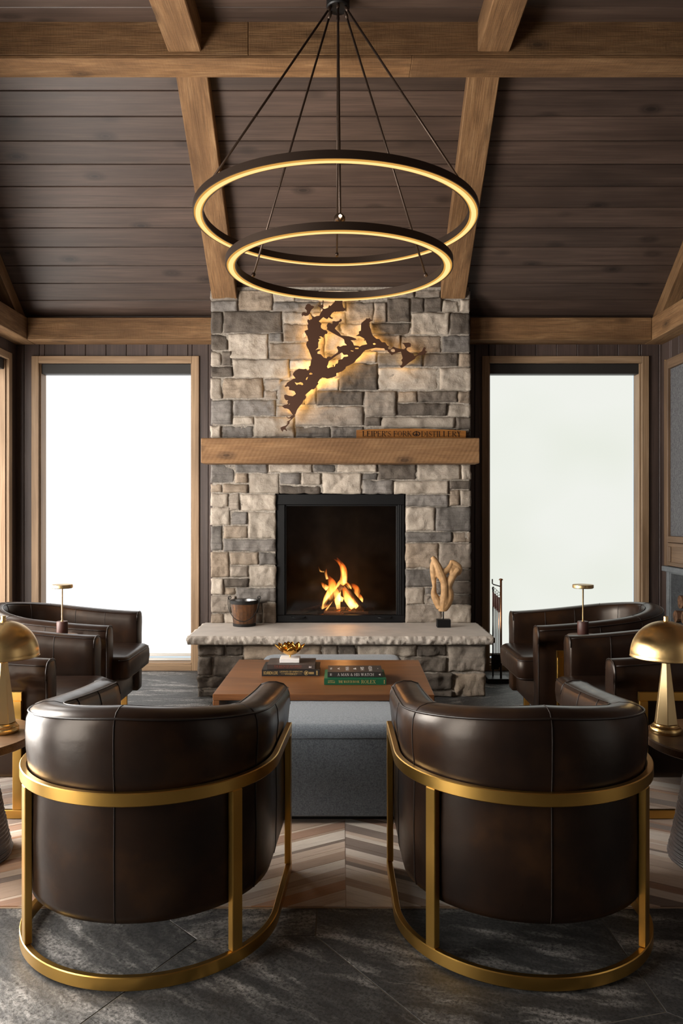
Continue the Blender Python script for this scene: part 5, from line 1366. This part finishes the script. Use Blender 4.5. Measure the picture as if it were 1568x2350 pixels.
# ------------------------------------------------------------------ side tables and lamps
def side_table(x, y, label, first=[None]):
    if first[0] is None:
        t = empty('side_table', (0, 0, 0)); first[0] = t
        obj('table_top', lathe([(0, 0.435), (0.272, 0.435), (0.28, 0.44), (0.28, 0.463), (0.276, 0.468), (0, 0.468)], 56), M_SIDE, t, smooth='auto', local=True)
        bm = bmesh.new(); rg = []; n = 72; zs_ = [i / 150 for i in range(151)]
        for f in zs_:
            z = 0.002 + 0.432 * f; r0 = 0.20 - 0.082 * f ** 0.85
            if f < 0.04: r0 -= (0.04 - f) * 0.2
            row = []
            for k in range(n):
                a = 2 * PI * k / n
                q = Vector((math.cos(a) * 4.5, math.sin(a) * 4.5, z * 26)); h = noise.cell(Vector((k * 0.45 + math.floor(f * 34) * 0.37, math.floor(f * 34), 0)))
                dent = (0.0028 * math.sin(f * 30 * 2 * PI + 1.2 * noise.noise(q * 0.15)) + 0.0034 * noise.noise(Vector((math.cos(a) * 9, math.sin(a) * 9, f * 30))))
                row.append(bm.verts.new(((r0 + dent) * math.cos(a), (r0 + dent) * math.sin(a), z)))
            rg.append(row)
        for a, b in zip(rg, rg[1:]):
            for k in range(n): bm.faces.new((a[k], a[(k + 1) % n], b[(k + 1) % n], b[k]))
        bm.faces.new(rg[0][::-1]); bm.faces.new(rg[-1])
        obj('carved_base', bm, M_HAMMER, t, smooth=True, local=True)
    else: t = copy_tree(first[0])
    t.matrix_basis = Matrix.Translation((x, y, 0.0065)); props(t, label, 'side table', 'round side tables beside the front armchairs'); return t
side_table(-1.47, 3.0, 'round smoked oak side table on carved black cone base, left edge of the photo')
side_table(1.445, 2.97, 'round smoked oak side table on carved black cone base, right edge of the photo')
def dome_lamp(x, y, label, first=[None]):
    if first[0] is None:
        t = empty('dome_table_lamp', (0, 0, 0)); first[0] = t
        obj('foot', lathe([(0, 0), (0.056, 0), (0.057, 0.003), (0.057, 0.018), (0.055, 0.021), (0.051, 0.021), (0.051, 0.027), (0.048, 0.030), (0.046, 0.031), (0.045, 0.036), (0, 0.037)], 48), M_LAMPBRASS, t, smooth='auto', local=True)
        bm = bmesh.new(); a = [(0.0445 * math.cos(PI / 3 * k + 0.3), 0.0445 * math.sin(PI / 3 * k + 0.3)) for k in range(6)]
        lo = [bm.verts.new((x_, y_, 0.037)) for x_, y_ in a]; hi = [bm.verts.new((x_ * 0.37, y_ * 0.37, 0.270)) for x_, y_ in a]
        bm.faces.new(lo[::-1]); bm.faces.new(hi)
        for k in range(6): bm.faces.new((lo[k], lo[(k + 1) % 6], hi[(k + 1) % 6], hi[k]))
        bmesh.ops.bevel(bm, geom=list(bm.edges), offset=0.0012, segments=1, affect='EDGES')
        obj('tapered_column', bm, M_LAMPBRASS2, t, local=True)
        obj('neck', lathe([(0, 0.269), (0.009, 0.269), (0.009, 0.30), (0.005, 0.30), (0.005, 0.42), (0, 0.42)], 16), M_LAMPBRASS, t, smooth='auto', local=True)
        pr = [(0.132 * math.sin(PI / 2 * (1 - i / 20)) ** 0.95 if i < 20 else 0.0, 0.295 + 0.137 * math.sin(PI / 2 * i / 20)) for i in range(21)]
        inner = [(max(0.0, r - 0.002), z - 0.002) for r, z in pr[::-1]]
        sh = obj('dome_shade', lathe([(0.1335, 0.293)] + pr + inner + [(0.1315, 0.293), (0.1335, 0.293)], 64), M_LAMPBRASS, t, smooth='auto', local=True)
        obj('finial', lathe([(0.009, 0.429), (0.009, 0.449), (0.0078, 0.451), (0, 0.451)], 20), M_LAMPBRASS, sh, smooth='auto', local=True)
    else: t = copy_tree(first[0])
    t.matrix_basis = Matrix.Translation((x, y, 0.4755)); props(t, label, 'table lamp', 'brass dome table lamps'); return t
M_LAMPBRASS2 = brass_mat('satin_brass_column', (0.56, 0.41, 0.21), 0.38)
dome_lamp(-1.315, 3.05, 'brass dome table lamp on the left round side table')
dome_lamp(1.258, 3.04, 'brass dome table lamp on the right round side table')
def drink_table(x, y, label, first=[None]):
    if first[0] is None:
        t = empty('drinks_table', (0, 0, 0)); first[0] = t
        obj('table_top', lathe([(0, 0.632), (0.082, 0.632), (0.085, 0.635), (0.085, 0.647), (0.082, 0.65), (0, 0.65)], 36), M_SIDE, t, smooth='auto', local=True)
        obj('pedestal', lathe([(0, 0), (0.08, 0), (0.082, 0.004), (0.08, 0.012), (0.014, 0.02), (0.011, 0.05), (0.011, 0.632), (0, 0.632)], 28), M_BRASS, t, smooth='auto', local=True)
    else: t = copy_tree(first[0])
    t.matrix_basis = Matrix.Translation((x, y, 0.0065)); props(t, label, 'side table', 'slim drinks tables'); return t
def disc_lamp(x, y, label, first=[None]):
    if first[0] is None:
        t = empty('disc_table_lamp', (0, 0, 0)); first[0] = t
        obj('lamp_base', lathe([(0, 0), (0.028, 0), (0.030, 0.003), (0.030, 0.072), (0.028, 0.075), (0, 0.075)], 28), M_LEATHERGRIP, t, smooth='auto', local=True)
        obj('stem', lathe([(0.0075, 0.075), (0.0075, 0.079), (0.0042, 0.081), (0.0042, 0.252), (0.006, 0.256), (0, 0.258)], 16), M_LAMPBRASS2, t, smooth='auto', local=True)
        obj('disc_head', lathe([(0, 0.256), (0.052, 0.256), (0.056, 0.259), (0.056, 0.274), (0.054, 0.276), (0, 0.277)], 44), M_LAMPBRASS2, t, smooth='auto', local=True)
    else: t = copy_tree(first[0])
    t.matrix_basis = Matrix.Translation((x, y, 0.657)); props(t, label, 'table lamp', 'slim brass disc lamps'); return t
drink_table(-1.53, 4.295, 'slim pedestal drinks table between the two left armchairs'); drink_table(1.323, 4.295, 'slim pedestal drinks table between the two right armchairs')
l1 = disc_lamp(-1.53, 4.295, 'slim brass disc lamp against the bright left window'); disc_lamp(1.323, 4.295, 'slim brass disc lamp against the greenish right window')

# ------------------------------------------------------------------ bucket, driftwood, fire tools
SZ = 0.448
bk = empty('coal_bucket', (wx(561, 6.09), 6.09, SZ + 0.0005), 'small stained wood bucket with iron bands on the left of the hearth', 'bucket')
n = 20; bm_all = None
for i in range(n):          # staves
    a0, a1 = 2 * PI * i / n + 0.006, 2 * PI * (i + 1) / n - 0.006
    bm = bmesh.new(); v_ = []
    for r0, r1_, z in ((0.085, 0.077, 0.003), (0.106, 0.098, 0.196)):
        for r in (r0, r1_):
            for a in (a0, (a0 + a1) / 2, a1): v_.append(bm.verts.new((r * math.cos(a), r * math.sin(a), z)))
    q = [(0, 1, 7, 6), (1, 2, 8, 7), (4, 3, 9, 10), (5, 4, 10, 11), (0, 3, 4, 1), (1, 4, 5, 2), (6, 7, 10, 9), (7, 8, 11, 10), (0, 6, 9, 3), (2, 5, 11, 8)]
    for f in q: bm.faces.new([v_[k] for k in f])
    obj('stave', bm, M_BUCKET, bk, smooth='auto', local=True)
obj('bottom', lathe([(0, 0.006), (0.077, 0.006), (0.077, 0.012), (0, 0.012)], 24), M_IRON, bk, local=True)
obj('liner', lathe([(0.0775, 0.02), (0.0965, 0.196), (0.0985, 0.199), (0.095, 0.196), (0.076, 0.02), (0, 0.014)], 36), M_STEEL, bk, smooth='auto', local=True)
obj('iron_band', lathe([(0.1035, 0.174), (0.1065, 0.172), (0.1098, 0.199), (0.107, 0.2), (0.1035, 0.174)], 40), M_IRON, bk, smooth='auto', local=True)
obj('iron_band', lathe([(0.0852, 0.0), (0.0882, 0.0), (0.0895, 0.021), (0.0868, 0.022), (0.0852, 0.0)], 40), M_IRON, bk, smooth='auto', local=True)
for s in (-1, 1):
    obj('ear', tubebm([(s * 0.100, -0.004, 0.10), (s * 0.112, -0.006, 0.15), (s * 0.114, -0.006, 0.205)] + [(s * 0.114 + 0.012 * math.sin(t_), -0.006, 0.217 - 0.012 * math.cos(t_)) for t_ in [k * PI / 5 for k in range(11)]], 0.0035, 6), M_IRON, bk, smooth=True, local=True)
pts = [(-0.114, -0.012, 0.22)] + [(-0.122 * math.cos(PI * k / 16), -0.035 - 0.08 * math.sin(PI * k / 16), 0.205 - 0.158 * math.sin(PI * k / 16)) for k in range(0, 17)] + [(0.114, -0.012, 0.22)]
obj('bail_handle', tubebm(pts, 0.003, 8), M_IRON, bk, smooth=True, local=True)

dy = 6.01
dr = empty('driftwood_sculpture', (wx(1018, dy), dy, SZ + 0.0005), 'pale carved root wood sculpture on a black block, right of the hearth', 'sculpture')
obj('block_base', boxbm(-0.052, 0.052, -0.035, 0.035, 0, 0.06, bev=0.002), M_BLACK, dr, local=True)
obj('pin', tubebm([(0.0, 0, 0.06), (0.0, 0, 0.14)], 0.0045, 8), M_BLACK, dr, smooth=True, local=True)
K = dy / FPX
def dp(px, py, yy=0.0): return ((px - 1018) * K, yy, (wz(py, dy) - SZ))
bm = bmesh.new()
def limb(pts):
    P = [Vector(dp(x, y, yy)) for x, y, r, yy in pts]; RR = [r * K for _, _, r, _ in pts]; Q = []; RQ = []
    n = len(P)
    for i in range(n - 1):
        a, b, c, d = [P[max(0, min(n - 1, j))] for j in (i - 1, i, i + 1, i + 2)]
        for s in range(5):
            t = s / 5; Q.append(0.5 * ((2 * b) + (c - a) * t + (2 * a - 5 * b + 4 * c - d) * t * t + (3 * b - a - 3 * c + d) * t ** 3)); RQ.append(RR[i] * (1 - t) + RR[i + 1] * t)
    Q.append(P[-1]); RQ.append(RR[-1]); tube(bm, Q, RQ, 10)
limb([(1016, 1403, 9.5, 0), (1016, 1388, 12, 0), (1020, 1365, 9, -0.008), (1020, 1340, 9, -0.012), (1013, 1320, 10, -0.012), (1005, 1300, 9, -0.006), (997, 1285, 7, 0), (992, 1278, 4.5, 0.004)])
limb([(1011, 1394, 10, 0), (1002, 1376, 10, 0.002), (996, 1362, 7, 0.002), (997, 1346, 4.5, 0), (996, 1332, 6, 0.006), (995, 1313, 8, 0.006), (994, 1298, 7, 0.004), (996, 1286, 5, 0)])
limb([(1001, 1318, 7, 0.008), (1004, 1300, 7, 0.006), (998, 1290, 6, 0.004)]); limb([(1000, 1324, 7, 0.008), (1008, 1312, 7, 0.004)]); limb([(1000, 1308, 8, 0.01), (1006, 1318, 7, 0.008)])
limb([(1019, 1396, 10, 0), (1030, 1380, 10, 0.004), (1033, 1364, 10, 0.006), (1029, 1348, 10, 0.004), (1033, 1334, 10, 0), (1040, 1322, 9, 0), (1047, 1312, 9, 0.004), (1053, 1306, 8, 0.006)])
limb([(1012, 1318, 10, -0.008), (1022, 1311, 7, -0.004), (1030, 1305, 7, 0), (1035, 1295, 5, 0.002), (1037, 1286, 3.5, 0.004)])
limb([(1022, 1385, 11, 0.0), (1023, 1368, 10, 0.002), (1021, 1345, 10, 0.002), (1021, 1332, 8.5, 0)])
limb([(1036, 1304, 6, 0), (1039, 1320, 7, 0)])
limb([(1037, 1288, 4.5, 0.004), (1045, 1294, 7, 0.010), (1053, 1301, 8, 0.012), (1055, 1309, 7.5, 0.012), (1050, 1316, 7, 0.010), (1043, 1312, 8, 0.008), (1040, 1300, 7, 0.008), (1047, 1305, 8, 0.01)])
bmesh.ops.recalc_face_normals(bm, faces=bm.faces)
me = bpy.data.meshes.new('driftwood'); bm.to_mesh(me); bm.free()
tmp = bpy.data.objects.new('carved_root', me); COL.objects.link(tmp)
md = tmp.modifiers.new('r', 'REMESH'); md.mode = 'VOXEL'; md.voxel_size = 0.0036
ms = tmp.modifiers.new('s', 'SMOOTH'); ms.iterations = 6; ms.factor = 0.5
dg = bpy.context.evaluated_depsgraph_get(); dg.update()
me2 = bpy.data.meshes.new_from_object(tmp.evaluated_get(dg)); bpy.data.objects.remove(tmp)
me2.shade_smooth(); me2.materials.clear(); me2.materials.append(M_DRIFT)
link('carved_root', me2, None, dr, None, local=True)

ty = 6.15
ft = empty('fire_tool_stand', (wx(1141, ty), ty, 0), 'dark iron fireplace tool stand right of the hearth in front of the window', 'fire tools')
tx0, tx1 = -0.03, 0.03
obj('base_tray', boxbm(-0.085, 0.085, -0.07, 0.07, 0.0, 0.035, bev=0.004), M_IRON, ft, local=True)
ztop_t = wz(1330, ty)
def uprt(x, y, z1, r, mat, nm='post'):
    o = obj(nm, tubebm([(x, y, 0.035), (x, y, z1)], r, 10), mat, ft, smooth=True, local=True)
    obj('post_cap', lathe([(0, -0.004), (r * 1.9, -0.002), (r * 1.9, 0.004), (r * 1.2, 0.010), (0, 0.012)], 14), mat, o, Matrix.Translation((x, y, z1)), smooth=True, local=True)
uprt(0.024, -0.035, ztop_t, 0.0085, M_COPPER)
obj('back_post', tubebm([(-0.024, 0.04, 0.035), (-0.024, 0.04, ztop_t - 0.06)], 0.006, 8), M_IRON, ft, smooth=True, local=True)
obj('top_bar', tubebm([(-0.028, 0.045, ztop_t - 0.0), (-0.028, 0.045, ztop_t - 0.035), (-0.02, 0.03, ztop_t - 0.042), (0.024, -0.035, ztop_t - 0.052)], 0.005, 8), M_IRON, ft, smooth=True, local=True)
obj('lower_bar', tubebm([(-0.024, 0.04, 0.13), (0.024, -0.035, 0.13)], 0.008, 8), M_IRON, ft, smooth=True, local=True)
heads = ['poker', 'shovel', 'brush', 'tongs']
for i in range(4):
    f = (i + 0.35) / 4; x, y = -0.026 + 0.044 * f, 0.042 - 0.07 * f
    zt2 = ztop_t - 0.05 - 0.012 * i
    tl = props(obj('fire_tool', tubebm([(x, y, zt2 - 0.05), (x, y, 0.10 + 0.012 * i)], 0.0042, 8), M_COPPER if i == 3 else M_IRON, ft, smooth=True, local=True))
    obj('hanging_loop', tubebm([(x + 0.009 * math.sin(k * PI / 6), y, zt2 - 0.028 - 0.014 * math.cos(k * PI / 6) + 0.004) for k in range(13)], 0.002, 6), M_IRON, tl, smooth=True, local=True)
    obj('leather_grip', tubebm([(x, y, zt2 - 0.05), (x, y, zt2 - 0.055), (x, y, zt2 - 0.165), (x, y, zt2 - 0.17)], [0.005, 0.0078, 0.0078, 0.005], 10), M_LEATHERGRIP, tl, smooth=True, local=True)
    hb = {'poker': (0.006, 0.02), 'shovel': (0.03, 0.12), 'brush': (0.016, 0.11), 'tongs': (0.009, 0.1)}[heads[i]]
    obj(heads[i] + '_head', boxbm(x - hb[0], x + hb[0], y - 0.006, y + 0.006, 0.08 + 0.012 * i, 0.08 + 0.012 * i + hb[1], bev=0.003), M_IRON, tl, local=True)

# ------------------------------------------------------------------ right wall joinery: woven-front cabinet over a stone wood store
XF = 2.686
cb = empty('wall_cabinet', (XF, 5.6, 0.89), 'brown oak wall cabinet with grey woven door at the right edge', 'cabinet')
def cbox(nm, y0, y1, z0, z1, x0, mat, par=cb, grain='z', x1=XR - 0.0005, bev=0.003):
    if grain == 'z': return beam(nm, ((x0 + x1) / 2, (y0 + y1) / 2, z0), ((x0 + x1) / 2, (y0 + y1) / 2, z1), x1 - x0, y1 - y0, mat, par, bev, up=(0, 1, 0))
    return beam(nm, ((x0 + x1) / 2, y0, (z0 + z1) / 2), ((x0 + x1) / 2, y1, (z0 + z1) / 2), x1 - x0, z1 - z0, mat, par, bev)
XB = XR - 0.0185
cbox('edge_trim', 6.462, 6.474, 0.89, 2.585, XF - 0.02, M_BRASS, x1=XB)
cbox('stile', 6.385, 6.46, 0.89, 2.575, XF - 0.03, M_CAB, x1=XB); cbox('stile', 4.7, 4.775, 0.89, 2.575, XF - 0.03, M_CAB, x1=XB)
cbox('rail', 4.776, 6.384, 2.495, 2.575, XF - 0.03, M_CAB, grain='y', x1=XB); cbox('rail', 4.776, 6.384, 1.085, 1.135, XF - 0.03, M_CAB, grain='y', x1=XB)
cbox('woven_panel', 4.776, 6.384, 1.136, 2.494, XF - 0.008, M_WEAVE, x1=XB)
dw = cbox('drawer_front', 4.78, 6.38, 0.895, 1.08, XF - 0.02, M_CAB, grain='y', x1=XB)
for a, b, c, d in ((4.78, 6.38, 0.895, 0.925), (4.78, 6.38, 1.05, 1.08)): cbox('drawer_rail', a, b, c, d, XF - 0.03, M_CAB, par=dw, grain='y', x1=XF - 0.0205)
for a, b in ((4.78, 4.82), (6.34, 6.38)): cbox('drawer_stile', a, b, 0.926, 1.049, XF - 0.03, M_CAB, par=dw, x1=XF - 0.0205)
ws = empty('stone_wood_store', (XF, 5.6, 0), 'grey bluestone wood store below the woven cabinet at right edge', 'wood store')
def sbox(nm, y0, y1, z0, z1, x0): return obj(nm, boxbm(x0, XB, y0, y1, z0, z1, bev=0.004), M_STONEGREY, ws)
sbox('stone_lintel', 4.7, 6.46, 0.846, 0.888, XF - 0.05); sbox('stone_pier', 6.401, 6.46, 0.0, 0.845, XF - 0.012); sbox('stone_pier', 4.7, 4.759, 0.0, 0.845, XF - 0.012)
XN = XR + 0.40
for nm, y0, y1, z0, z1, x0, x1 in (('niche_back', 4.76, 6.40, 0.0, 0.845, XN, XN + 0.03), ('niche_side', 6.401, 6.43, 0.0, 0.845, XR + 0.121, XN), ('niche_side', 4.73, 4.759, 0.0, 0.845, XR + 0.121, XN),
                               ('niche_side', 6.385, 6.3995, 0.0, 0.845, XF - 0.005, XN), ('niche_side', 4.7605, 4.775, 0.0, 0.845, XF - 0.005, XN), ('niche_top', 4.776, 6.384, 0.83, 0.845, XF - 0.005, XN), ('stone_shelf', 4.776, 6.384, 0.40, 0.44, XF - 0.004, XN), ('niche_floor', 4.776, 6.384, 0.002, 0.02, XF - 0.004, XN)):
    obj(nm, boxbm(x0, x1, y0, y1, z0, z1, bev=0.002), M_STONEGREY, ws)
for j, (y0, z0) in enumerate([(6.30, 0.441), (6.17, 0.441), (6.03, 0.441), (5.89, 0.441), (6.235, 0.552), (6.10, 0.552), (5.96, 0.552)]):
    r = 0.056 + 0.006 * ((j * 37) % 5 - 2) / 2
    rough_log((XF + 0.0 + 0.01 * (j % 3), y0 + 0.01, z0 + r), (XN - 0.02, y0, z0 + r), r * 0.93, M_BARK, 'split firewood log on the stone shelf, ' + ('bottom row, %s from the far end', 'upper row, %s from the far end')[z0 > 0.5] % ('first', 'second', 'third', 'fourth', 'first', 'second', 'third')[j], group='firewood logs on the stone shelf')
